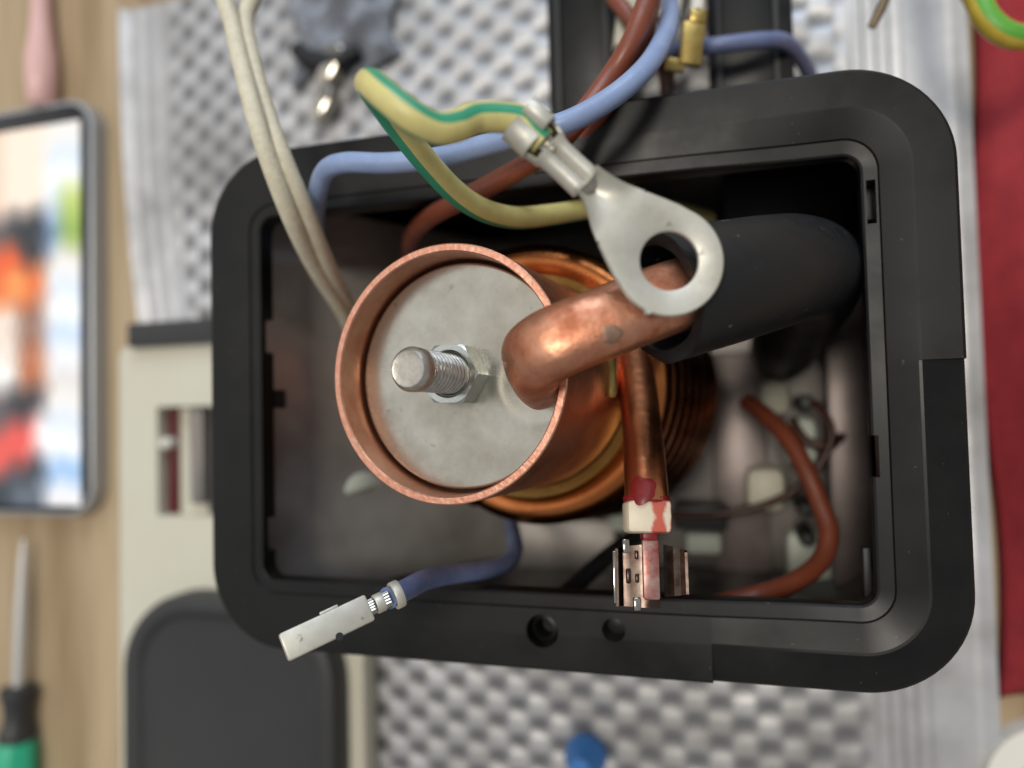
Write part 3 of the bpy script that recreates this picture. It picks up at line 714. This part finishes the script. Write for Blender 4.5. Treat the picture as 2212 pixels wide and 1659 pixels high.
# ================================================================== BENCH: TRAY
TH0 = 3.0
yT, yB = Q(1100, -160, 4).y, Q(1100, 1760, 4).y
def xl(y):
    t = (Q(300, 0, 4).y - y); t0 = Q(300, 0, 4).y - Q(300, 680, 4).y; k = t / t0
    base = Q(262, 0, 4).x
    return base + (max(0, k) ** 2.2 * 10 * S if k < 1.05 else 10 * S)
xr = Q(2122, 800, 4).x
nx, ny = 300, 240; v = []; f = []; DIM = {}
xrib0 = Q(1890, 1590, 4).x; xrib1 = Q(2010, 1590, 4).x
PX, PY = 17.2 * S, 14.2 * S
for j in range(ny + 1):
    y = yB + (yT - yB) * j / ny
    for i in range(nx + 1):
        x = xl(y) + (xr - xl(y)) * i / nx
        din = min(x - xl(y), xr - x) / S
        h = TH0
        xin = x - xl(y) - 22 * S
        if xin > 0 and x < xrib0:
            fade = min(1, xin / (8 * S), (xrib0 - x) / (4 * S))
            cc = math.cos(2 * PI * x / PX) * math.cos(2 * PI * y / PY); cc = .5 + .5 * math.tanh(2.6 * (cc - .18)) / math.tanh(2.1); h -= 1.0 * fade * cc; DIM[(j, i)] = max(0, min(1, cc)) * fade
        elif x >= xrib0 and x < xrib1: h += .5 * math.cos(2 * PI * (x - xrib0) / (4.2 * S))
        elif xin <= 0: h += .35 * math.cos(2 * PI * (x - xl(y)) / (9 * S))
        if 0 < xin and x < xrib0: h += .5 * math.sin(x / (23 * S) + 1.3 * math.sin(y / (31 * S))) * math.sin(y / (19 * S))
        if din < 5: h += 2.2 * (1 - din / 5)
        v.append((x, y, h * S))
for j in range(ny):
    for i in range(nx): a = j * (nx + 1) + i; f.append((a, a + 1, a + nx + 2, a + nx + 1))
# skirt down to the bench
loop = [i for i in range(nx + 1)] + [j * (nx + 1) + nx for j in range(1, ny + 1)] + [ny * (nx + 1) + i for i in range(nx - 1, -1, -1)] + [j * (nx + 1) for j in range(ny - 1, 0, -1)]
o = len(v)
for k in loop: q = v[k]; v.append((q[0], q[1], .0003))
for k in range(len(loop)): k2 = (k + 1) % len(loop); f.append((loop[k], loop[k2], o + k2, o + k))
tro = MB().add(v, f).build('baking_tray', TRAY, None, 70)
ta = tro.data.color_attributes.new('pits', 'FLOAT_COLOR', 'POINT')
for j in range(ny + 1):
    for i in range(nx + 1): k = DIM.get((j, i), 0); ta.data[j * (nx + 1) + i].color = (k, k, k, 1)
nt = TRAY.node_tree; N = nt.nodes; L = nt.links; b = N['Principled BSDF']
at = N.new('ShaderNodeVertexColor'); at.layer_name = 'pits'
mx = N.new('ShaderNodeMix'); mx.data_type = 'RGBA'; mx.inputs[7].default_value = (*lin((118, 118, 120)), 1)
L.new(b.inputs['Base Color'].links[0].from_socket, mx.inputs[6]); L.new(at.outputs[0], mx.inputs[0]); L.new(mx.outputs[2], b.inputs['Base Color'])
tag(tro, 'silver aluminium tray with dimpled floor and ribbed border under the housing', 'tray')
# ================================================================== BENCH: CREAM PANEL, BLACK COVER
r = qrect(258, 735, 782, 1800, 16)
pan = thing('cream_plastic_panel', 'cream plastic panel with a dark slot lying beside the housing', 'panel', ((r[0] + r[2]) / 2, (r[1] + r[3]) / 2, 6 * S))
pm = prism(rrect(r[0], r[1], r[2], r[3], 5 * S), 6 * S, 16 * S, 1.2 * S).build('plate', PANEL, pan)
s_ = qrect(340, 876, 560, 1116, 16)
cut(pm, [box((0, 0, 0), X, Y, Z, (s_[0], s_[1], 8 * S), (s_[2], s_[3], 20 * S))])
q = qrect(342, 880, 384, 1112, 10); box((0, 0, 0), X, Y, Z, (q[0], q[1], 8.05 * S), (q[2], q[3], 9.5 * S), .3 * S).build('slot_lining', DRED, pan)
q = qrect(408, 880, 434, 1090, 13); box((0, 0, 0), X, Y, Z, (q[0], q[1], 8.05 * S), (q[2], q[3], 12.5 * S), 1 * S).build('slot_rib', GREYM, pan)
q = qrect(446, 880, 540, 1112, 11); box((0, 0, 0), X, Y, Z, (q[0], q[1], 8.05 * S), (q[2], q[3], 10.5 * S), 1 * S).build('slot_rib', CHAR, pan)
q = Q(350, 1068 - 110, 16); lathe((q.x, q.y, 0), Z, [(2.6 * S, 8.05 * S), (2.6 * S, 14.5 * S), (1.6 * S, 15.5 * S), (.01 * S, 15.6 * S)], 20).build('slot_knob', LINEN, pan)
for dx, dy in ((.1, .1), (.9, .1), (.1, .9), (.9, .9)):
    x, y = r[0] + (r[2] - r[0]) * dx, r[1] + (r[3] - r[1]) * dy; lathe((x, y, 0), Z, [(4 * S, .002 * S), (4 * S, 6.1 * S)], 16).build('foot', PANEL, pan)
q = qrect(274, 688, 600, 742, 20)
tag(prism(rrect(q[0], q[1], q[2], q[3], 1.5 * S), 5.5 * S, 20 * S, .8 * S).build('black_plastic_strip', CHAR, None), 'straight black plastic strip between the tray and the cream panel', 'strip')
q = qrect(262, 1290, 722, 1900, 28)
cov = thing('black_plastic_cover', 'charcoal plastic cover with a rounded end and sunken face lying on the cream panel', 'cover', ((q[0] + q[2]) / 2, (q[1] + q[3]) / 2, 16 * S))
def cover_prof(o, rad): return rrect(q[0] + o, q[1] + o, q[2] - o, q[3] - o, max(rad - o, 2 * S), 14)
v = []; f = []; lv = [(0, 16.1), (0, 25), (.8, 27.2), (2.5, 28), (6.5, 28), (8, 27.4), (9.5, 25.6), (11, 25.2)]
for o_, z in lv: v += [(x, y, z * S) for x, y in cover_prof(o_ * S, 34 * S)]
k_ = len(cover_prof(0, 34 * S))
for i in range(len(lv) - 1):
    for k in range(k_): k2 = (k + 1) % k_; f.append((i * k_ + k, i * k_ + k2, (i + 1) * k_ + k2, (i + 1) * k_ + k))
f.append(tuple((len(lv) - 1) * k_ + k for k in range(k_))); f.append(tuple(range(k_))[::-1])
MB().add(v, f).build('cover_shell', CHAR, cov, 35)
for px, py, rr_ in ((556, 1632, 3.0),): 
    pass
kq = Q(318, 1560 + 20, 28); 0 and lathe((kq.x, kq.y, 0), Z, [(2.6 * S, 27.5 * S), (2.6 * S, 28.8 * S), (.01 * S, 29.2 * S)], 16).build('rivet', GREYM, cov)
# ================================================================== BENCH: PHONE
pc = thing('mobile_phone', 'dark mobile phone with a lit screen lying on the wooden bench', 'phone', Q(0, 680, 2))
pr_ = qrect(-205, 243, 198, 1112, 10)
prism(rrect(pr_[0], pr_[1], pr_[2], pr_[3], 15 * S, 12), .3 * S, 9.2 * S, 1 * S).build('phone_body', PHONE, pc)
prism(rrect(pr_[0] + 2.2 * S, pr_[1] + 2.2 * S, pr_[2] - 2.2 * S, pr_[3] - 2.2 * S, 13 * S, 12), 9.0 * S, 9.6 * S, .3 * S).build('phone_glass', GLASS, pc)
# lit picture on the screen: a blurred still life of copper, red and white shapes with a strip of thumbnails
gx, gy = 110, 220; x0, y0, x1, y1 = pr_[0] + 7 * S, pr_[1] + 5 * S, pr_[2] - 7 * S, pr_[3] - 11 * S
v = []; f = []; cols = []
def scr(s_, t_):                      # s: 0 left - 1 right, t: 0 top - 1 bottom
    px = -175 + s_ * 342; py = 300 + t_ * 790
    if px > 98:
        k = int((py - 300) / 46); c_ = [(238, 232, 226), (215, 226, 240), (250, 250, 250), (196, 214, 238), (240, 240, 246), (220, 214, 210)][k % 6]
        if 490 < py < 560: c_ = (120, 150, 190) if px < 128 else (150, 176, 80)
        if 430 < py < 490 and px > 128: c_ = (190, 205, 110)
        if 1000 < py < 1040: c_ = (140, 180, 226)
        return c_
    if py < 480: return (246, 226, 206) if px > 10 else (236, 196, 172)
    if ((px - 45) / 75) ** 2 + ((py - 632) / 44) ** 2 < 1: return (250, 190, 110) if ((px - 40) / 25) ** 2 + ((py - 630) / 15) ** 2 < 1 else (226, 108, 46)
    if ((px - 10) / 48) ** 2 + ((py - 582) / 40) ** 2 < 1: return (230, 90, 40)
    if px < 45 and 660 < py < 850: return (236, 216, 200) if py < 780 else (244, 240, 232)
    if 48 < px < 98 and 660 < py < 850: return (150, 110, 92) if py < 760 else (186, 108, 70)
    if abs((py - 960) + (px - 50) * .42) < 46 and px < 120: return (226, 84, 74) if px < 75 else (250, 236, 232)
    if py > 1035: return (90, 96, 108) if px > 30 else (40, 44, 54)
    return (44, 40, 46) if px > 30 else (96, 84, 86)
for j in range(gy + 1):
    for i in range(gx + 1): v.append((x0 + (x1 - x0) * i / gx, y1 + (y0 - y1) * j / gy, 9.75 * S))
for j in range(gy):
    for i in range(gx): a = j * (gx + 1) + i; f.append((a, a + gx + 1, a + gx + 2, a + 1)); 
for j in range(gy):
    for i in range(gx):
        acc = [0, 0, 0]
        for du in (-4.5, -1.5, 1.5, 4.5):
            for dw in (-6, -2, 2, 6):
                wob = .012 * math.sin(.35 * j + du); c_ = scr(min(1, max(0, (i + .5 + du) / gx + wob)), min(1, max(0, (j + .5 + dw) / gy + .006 * math.sin(.4 * i))))
                for q in range(3): acc[q] += c_[q] / 16
        cols.append(acc)
scm = bpy.data.materials.new('lit_screen'); scm.use_nodes = True; N = scm.node_tree.nodes; b = N['Principled BSDF']
at = N.new('ShaderNodeVertexColor'); at.layer_name = 'picture'; scm.node_tree.links.new(at.outputs[0], b.inputs['Emission Color'])
b.inputs['Emission Strength'].default_value = 1.15; b.inputs['Base Color'].default_value = (.01 * S, .01, .01, 1); b.inputs['Roughness'].default_value = .15
so_ = MB().add(v, f).build('phone_screen', scm, pc, recalc=False)
ca = so_.data.color_attributes.new('picture', 'FLOAT_COLOR', 'CORNER')
for p in so_.data.polygons:
    for li in p.loop_indices: ca.data[li].color = (*lin(cols[p.index]), 1)
# ================================================================== BENCH: SCREWDRIVER, PINK PEN
sdv = thing('screwdriver', 'screwdriver with bare steel shaft, black collar and green handle on the bench', 'screwdriver', Q(40, 1560, 0))
p0, p1, p2 = Q(52, 1165, 7), Q(40, 1480, 8), Q(34, 1640, 8); dv = (p2 - p0).normalized()
tube([p0, p0 + dv * 8 * S, p0 + dv * 30 * S, p1 + dv * 3 * S], [1.0 * S, 1.9 * S, 2.9 * S, 2.9 * S], 16).build('shaft', mat('pale_steel', (205, 203, 198), .4, .6), sdv)
pr = [(5.5, 0), (7.6, 1), (8.0, 4), (6.6, 8), (5.8, 13), (6.2, 18), (7.8, 22), (8.0, 25), (7.5, 26)]
lathe(p1, dv, [(r_ * S, z_ * S) for r_, z_ in pr], 28).build('collar', CHAR, sdv)
lathe(p1, dv, [(r_ * S, z_ * S) for r_, z_ in ((7.2, 25.5), (9.2, 30), (9.6, 60), (8, 90), (3, 96))], 28, rfun=lambda r_, z_, an: r_ * (1 + .05 * math.cos(6 * an))).build('handle', GREEN, sdv)
a_, b_ = Q(88, -60, 7), Q(92, 222, 7); dv = (b_ - a_).normalized(); ln = (b_ - a_).length / S
pen = thing('pink_pen', 'pale pink plastic pen lying on the bench behind the phone', 'pen', Q(90, 150, 0))
lathe(a_, dv, [(4.2 * S, 0), (4.4 * S, ln * .3 * S), (5.2 * S, ln * .45 * S), (7.2 * S, ln * .66 * S), (7.4 * S, ln * .8 * S), (6.8 * S, ln * S), (5 * S, (ln + 2) * S)], 28).build('barrel', PINK, pen)
lathe(a_, dv, [(2.2 * S, (ln + 1.5) * S), (2.0 * S, (ln + 3) * S), (.8 * S, (ln + 4) * S)], 16).build('tip', LINEN, pen)
# ================================================================== RIGHT: RED CLOTH, TAPE ROLL
v = []; f = []; nx, ny = 60, 80
ax0, ax1 = Q(2128, 700, 6).x, Q(2128, 700, 6).x + 120 * S; ay1, ay0 = Q(2160, -140, 6).y, Q(2160, 1535, 6).y
for j in range(ny + 1):
    for i in range(nx + 1):
        s_, t_ = i / nx, j / ny; x = ax0 + (ax1 - ax0) * s_; y = ay0 + (ay1 - ay0) * t_
        x += 2.5 * S * math.sin(9 * t_) * (1 - s_); y += (5 * math.sin(8 * s_) + 3 * math.sin(19 * s_ + 1)) * S * (1 - t_)
        fold = 7 * math.sin(9 * s_ + 2.6 * t_ + .6) + 4 * math.sin(21 * s_ - 6 * t_ + 1.0)
        e = min(1, s_ * 9, (1 - s_) * 9, t_ * 12, (1 - t_) * 12)
        v.append((x, y, (1.0 + max(0, e) * (11 + fold)) * S))
for j in range(ny):
    for i in range(nx): a = j * (nx + 1) + i; f.append((a, a + 1, a + nx + 2, a + nx + 1))
cl = MB().add(v, f).build('red_cloth', CLOTH, None, 80)
sm = cl.modifiers.new('thickness', 'SOLIDIFY'); sm.thickness = .8 * S
tag(cl, 'crumpled red cloth on the bench along the ribbed side of the tray', 'cloth')
tp = Q(2216, 1668, 8)
tr = thing('tape_roll', 'roll of off-white tape on the bench just below the red cloth', 'tape', (tp.x + 10 * S, tp.y - 6 * S, 0))
lathe((tp.x + 10 * S, tp.y - 6 * S, 0), Z, [(22 * S, .1 * S), (22 * S, 9 * S), (13 * S, 9 * S), (13 * S, .1 * S)], 48, closed=True).build('tape', LINEN, tr)
lathe((tp.x + 10 * S, tp.y - 6 * S, 0), Z, [(12.9 * S, .1 * S), (12.9 * S, 9.6 * S), (11 * S, 9.6 * S), (11 * S, .1 * S)], 48, closed=True).build('core', WOOD, tr)
# ================================================================== TOP: BLACK BRACKET, CONNECTORS
br = thing('black_bracket', 'black plastic bracket with two parallel uprights behind the housing rim', 'bracket', Q(1440, 60, 8))
for (a, b_) in ((1180, 1345), (1526, 1712)):
    q = qrect(a, -260, b_, 300, 62); box((0, 0, 0), X, Y, Z, (q[0], q[1], 5.2 * S), (q[2], q[3], 62 * S), 1.2 * S).build('upright', BLACK, br)
    q2 = qrect(a + 18, -260, a + 30, 300, 62); box((0, 0, 0), X, Y, Z, (q2[0], q2[1], 61.5 * S), (q2[2], q2[3], 63.4 * S), .4 * S).build('rib', BLACK_D, br)
    q2 = qrect(b_ - 45, -260, b_ - 30, 300, 62); box((0, 0, 0), X, Y, Z, (q2[0], q2[1], 61.5 * S), (q2[2], q2[3], 63.4 * S), .4 * S).build('rib', BLACK_D, br)
q = qrect(1180, -300, 1712, -262, 62); box((0, 0, 0), X, Y, Z, (q[0], q[1], 5.2 * S), (q[2], q[3], 60 * S), 1.2 * S).build('crossbar', BLACK, br)
# brass terminal with clear sleeve
g = P(1496, 95, 196)
bt = thing('brass_terminal', 'yellow brass push-on terminal with a clear sleeve between the bracket uprights', 'terminal', g)
gu = dirw((.12, 1, 0)); gx_ = dirw((1, -.12, 0)); gz_ = gx_.cross(gu)
box(g, gx_, gu, gz_, (-3.2 * S, -6 * S, -1.2 * S), (2.8 * S, 5.5 * S, 1.2 * S), .6 * S).build('terminal_body', BRASS, bt)
box(g, gx_, gu, gz_, (-1.8 * S, 5 * S, -1.6 * S), (2.8 * S, 9 * S, 1.6 * S), .8 * S).build('crimp', BRASS, bt)
box(g, gx_, gu, gz_, (-6.5 * S, -8 * S, -.8 * S), (-1.5 * S, -4.5 * S, .8 * S), .4 * S).build('tongue', BRASS, bt)
tube([g + gu * 8.6 * S, g + gu * 30 * S], 1.9 * S, 16).build('clear_sleeve', LINEN, bt)
cn = P(1440, 15, 214)
kb = thing('cream_connector', 'cream plastic connector block behind the brown wires above the rim', 'connector', cn)
box(cn, gx_, gu, gz_, (-14 * S, -14 * S, -3 * S), (-6 * S, 14 * S, 3 * S), 1 * S).build('block', PANEL, kb)
box(cn, gx_, gu, gz_, (-5.9 * S, -4 * S, -2.6 * S), (4 * S, 14 * S, 2.6 * S), 1 * S).build('block', LINEN, kb)
wire('blue_wire', [(1440, 112, 214), (1490, 104, 210), (1560, 97, 206), (1640, 88, 206), (1692, 90, 210), (1722, 118, 218), (1748, 160, 230), (1760, 210, 245)], 2.3, BLUE_D, 'blue wire crossing the bracket upright and dropping behind the housing corner')
wire('green_yellow_wire', [(1990, -420, 240), (2040, -180, 218), (2080, -60, 208), (2108, -8, 206), (2132, 40, 204), (2170, 72, 203), (2215, 80, 203), (2290, 60, 206), (2420, -40, 214), (2500, -260, 240)], 3.4, EARTH2, 'bright green and yellow wire looping in front of the red cloth')
tag(tube([P(1882, 60, 200), P(1896, 32, 199), P(1935, -50, 198)], [1.1 * S, 1.3 * S, 1.3 * S], 14).build('bare_wire_end', mat('tarnished_tip', (122, 106, 86), .5, .6), None), 'tarnished bare wire end pointing down beside the bracket', 'wire')
# shiny clip with dark object and rag on the tray, top left
q0 = Q(695, 170, 14); cd_ = (Q(672, 218, 14) - Q(716, 122, 14)).normalized(); cs_ = Z.cross(cd_)
cp = thing('metal_clip', 'small shiny metal clip lying on the tray behind the earth wire', 'clip', (q0.x, q0.y, 6 * S))
box(Vector((q0.x, q0.y, 0)), cs_, cd_, Z, (-4.5 * S, -16 * S, 4.9 * S), (2.5 * S, 2 * S, 13 * S), 1.2 * S).build('clip_jaw', SHINY, cp)
box(Vector((q0.x, q0.y, 0)), cs_, cd_, Z, (-1.0 * S, 1.4 * S, 4.9 * S), (5.5 * S, 17 * S, 12 * S), 1.2 * S).build('clip_jaw', SHINY, cp)
v = []; f = []; n_ = 40; rc = Q(735, 20, 8)
for j in range(n_ + 1):
    for i in range(n_ + 1):
        s_, t_ = i / n_ * 2 - 1, j / n_ * 2 - 1; e = max(0, 1 - max(abs(s_), abs(t_)) ** 3)
        v.append((rc.x + s_ * 25 * S * (1 + .12 * math.sin(4 * t_)), rc.y + t_ * 26 * S * (1 + .1 * math.sin(5 * s_)), (5 + e * (5 + 3.4 * math.sin(5 * s_ + 3 * t_) + 2.4 * math.sin(9 * t_ - 4 * s_))) * S))
for j in range(n_):
    for i in range(n_): a = j * (n_ + 1) + i; f.append((a, a + 1, a + n_ + 2, a + n_ + 1))
rg = MB().add(v, f).build('grey_rag', GREYC, None, 80); sm = rg.modifiers.new('thickness', 'SOLIDIFY'); sm.thickness = .8 * S
tag(rg, 'crumpled grey rag lying on the tray beyond the metal clip', 'rag')
q = Q(668, 118, 10); q2 = Q(800, 150, 10)
tag(tube([Q(640, 105, 9), Q(665, 128, 9), Q(700, 140, 9), Q(740, 132, 9), Q(775, 110, 9)], [3.4 * S, 4.6 * S, 4.8 * S, 4.2 * S, 3 * S], 16).build('black_rubber_piece', RUBBER, None), 'bent black rubber piece lying under the shiny clip on the tray', 'rubber piece')
bq = Q(1258, 1648, 12)
bl = thing('blue_plastic_cap', 'small bright blue plastic cap standing on the dimpled tray', 'cap', (bq.x, bq.y, 4 * S))
lathe((bq.x, bq.y, 0), Z, [(8 * S, 4.2 * S), (7.6 * S, 9 * S), (4.2 * S, 13 * S), (3.8 * S, 17 * S), (.01 * S, 17.4 * S)], 28).build('cap_body', BLUEP, bl)
# ================================================================== INSIDE THE HOUSING
v = []; f = []; shp = [(4.5, 100), (6, 98), (28, 58), (52, 18), (66, 10.2), (74, 10.0)]; nyy = 12
for side in (0, 1):
    for dx, h in shp:
        for k in range(nyy + 1):
            v.append((hx0 + dx * S, hy0 + (7 + (hy1 - hy0) / S * k / nyy * .89) * S, (h + (.9 if side else 0) - 1.2 * math.sin(PI * k / nyy)) * S))
W_ = nyy + 1; B_ = len(shp) * W_
for i in range(len(shp) - 1):
    for k in range(nyy):
        q = (i * W_ + k, i * W_ + k + 1, (i + 1) * W_ + k + 1, (i + 1) * W_ + k); f.append(q); f.append(tuple(B_ + x for x in q))
    for k in (0, nyy): f.append((i * W_ + k, (i + 1) * W_ + k, B_ + (i + 1) * W_ + k, B_ + i * W_ + k))
for i in (0, len(shp) - 1):
    for k in range(nyy): f.append((i * W_ + k, i * W_ + k + 1, B_ + i * W_ + k + 1, B_ + i * W_ + k))
CATCH_SHEET = mat('mottled_sheet_metal', (186, 182, 176), .36, .3, (80, 72, 68), 1.3, 1, .3, 3, .1)
MB().add(v, f).build('light_catch_sheet', CATCH_SHEET, housing)  # added sloping sheet, catches overhead light to lift the dark left interior

FZ = 7.5e-3 / S                            # top of the base plate in u
def inner(name, px0, py0, px1, py1, h, mtl, label, cat, bev=1.0, group=None, z0=None):
    r_ = qrect(px0, py0, px1, py1, h)
    o_ = box((0, 0, 0), X, Y, Z, (r_[0], r_[1], (z0 if z0 is not None else FZ + .05) * S), (r_[2], r_[3], h * S), bev * S).build(name, mtl, None)
    return tag(o_, label, cat, group)
inner('pinkish_bracket', 1790, 640, 1880, 1290, 30, PINKG, 'tall pinkish grey bracket inside the housing by its right wall', 'bracket')
inner('pale_connector', 1310, 1098, 1356, 1150, 30, PALE, 'small pale plastic connector half hidden by the ceramic bush', 'connector', 2)
inner('black_relay', 1452, 1090, 1570, 1146, 26, CHAR, 'flat black relay on the base plate beside the heater pin', 'relay', 1.5)
inner('pale_terminal_block', 1480, 1152, 1560, 1200, 24, PALE, 'pale terminal block below the black relay', 'terminal block', 2)
inner('pale_capacitor_box', 1690, 900, 1770, 1010, 30, PALE, 'pale grey box inside the thin wire loop', 'component', 4)
inner('beige_component', 1640, 820, 1710, 900, 26, PANEL, 'beige rounded component under the bend of the hose', 'component', 4)
inner('beige_component', 1610, 1010, 1700, 1110, 28, PANEL, 'beige block left of the crossing brown wires', 'component', 4)
inner('mauve_plate', 1540, 760, 1660, 1280, 11, PINKG, 'low mauve grey plate lying on the base plate behind the coil', 'plate')
inner('grey_bracket', 1010, 1120, 1330, 1240, 18, GREYM, 'flat dull grey bracket under the coil near the blue wire', 'bracket')
inner('pale_block', 1700, 1150, 1850, 1290, 20, PALE, 'pale block in the inside corner of the housing', 'component', 3)
for i, (px, py) in enumerate(((1742, 868), (1742, 1100), (1745, 1165))):
    k_ = Q(px, py, 34); tag(lathe((k_.x, k_.y, 0), Z, [(2.6 * S, (FZ + .05) * S), (2.6 * S, 33 * S), (1.8 * S, 34 * S), (.01 * S, 34 * S)], 16).build('black_stud', BLACK_D, None),
        ('black stud beside the pale box in the thin wire loop', 'black stud under the lower end of the brown wire crossing', 'black stud at the edge of the pale corner block')[i], 'stud', 'black studs on the base plate')
wire('brown_wire', [(1612, 868, 232), (1650, 895, 224), (1700, 945, 214), (1738, 1010, 208), (1768, 1080, 204), (1790, 1150, 200), (1770, 1215, 196), (1700, 1265, 190), (1620, 1290, 186), (1540, 1310, 190), (1500, 1340, 205)], 2.6, BROWN, 'brown wire curving inside the housing corner below the hose')
wire('thin_dark_wire', [(1450, 1112, 246), (1540, 1112, 240), (1640, 1094, 236), (1720, 1056, 232), (1780, 990, 230), (1796, 930, 230), (1770, 880, 234), (1735, 862, 240)], 1.3, mat('dark_brown_insulation', (66, 36, 26), .45), 'thin dark brown wire making a loose loop around the pale box')
wire('thin_dark_wire', [(1710, 905, 238), (1740, 950, 234), (1790, 962, 232), (1820, 940, 238)], 1.5, MATS['dark_brown_insulation'], 'thin dark brown wire crossing the brown wire in front of the pale box')
tag(tube(wpath([(1215, 1290, 200), (1280, 1230, 214), (1340, 1180, 228), (1390, 1150, 240)], 8), 2.6 * S, 16).build('black_cable', RUBBER, None, 70), 'black cable slanting up from the lower rim beneath the heater connector', 'cable')
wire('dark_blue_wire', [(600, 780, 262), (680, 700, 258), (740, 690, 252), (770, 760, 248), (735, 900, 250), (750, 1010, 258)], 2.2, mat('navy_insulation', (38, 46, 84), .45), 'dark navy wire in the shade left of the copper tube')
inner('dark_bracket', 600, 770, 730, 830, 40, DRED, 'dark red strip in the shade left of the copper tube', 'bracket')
inner('dark_lever', 640, 520, 740, 560, 60, BLACK_D, 'black lever in the inside corner by the cream wires', 'lever')
tag(tube(wpath([(590, 1095, 228), (680, 1068, 232), (770, 1040, 238), (820, 1030, 246)], 8), 3.4 * S, 16, squash=.35).build('steel_strap', PALE, None, 70), 'pale metal strap slanting across the added sloping sheet left of the boiler foot', 'strap')
tag(tube(wpath([(600, 1215, 236), (700, 1182, 240), (800, 1160, 246), (890, 1130, 256)], 8), 3.6 * S, 16, squash=.5).build('dark_strap', BLACK_D, None, 70), 'black strap slanting across the base behind the spade connector', 'strap')
inner('dark_block', 1560, 340, 1840, 470, 50, BLACK_D, 'black block inside the housing behind the hose', 'block', 2)
for o in list(bpy.data.objects):
    if '_org' in o: del o['_org']
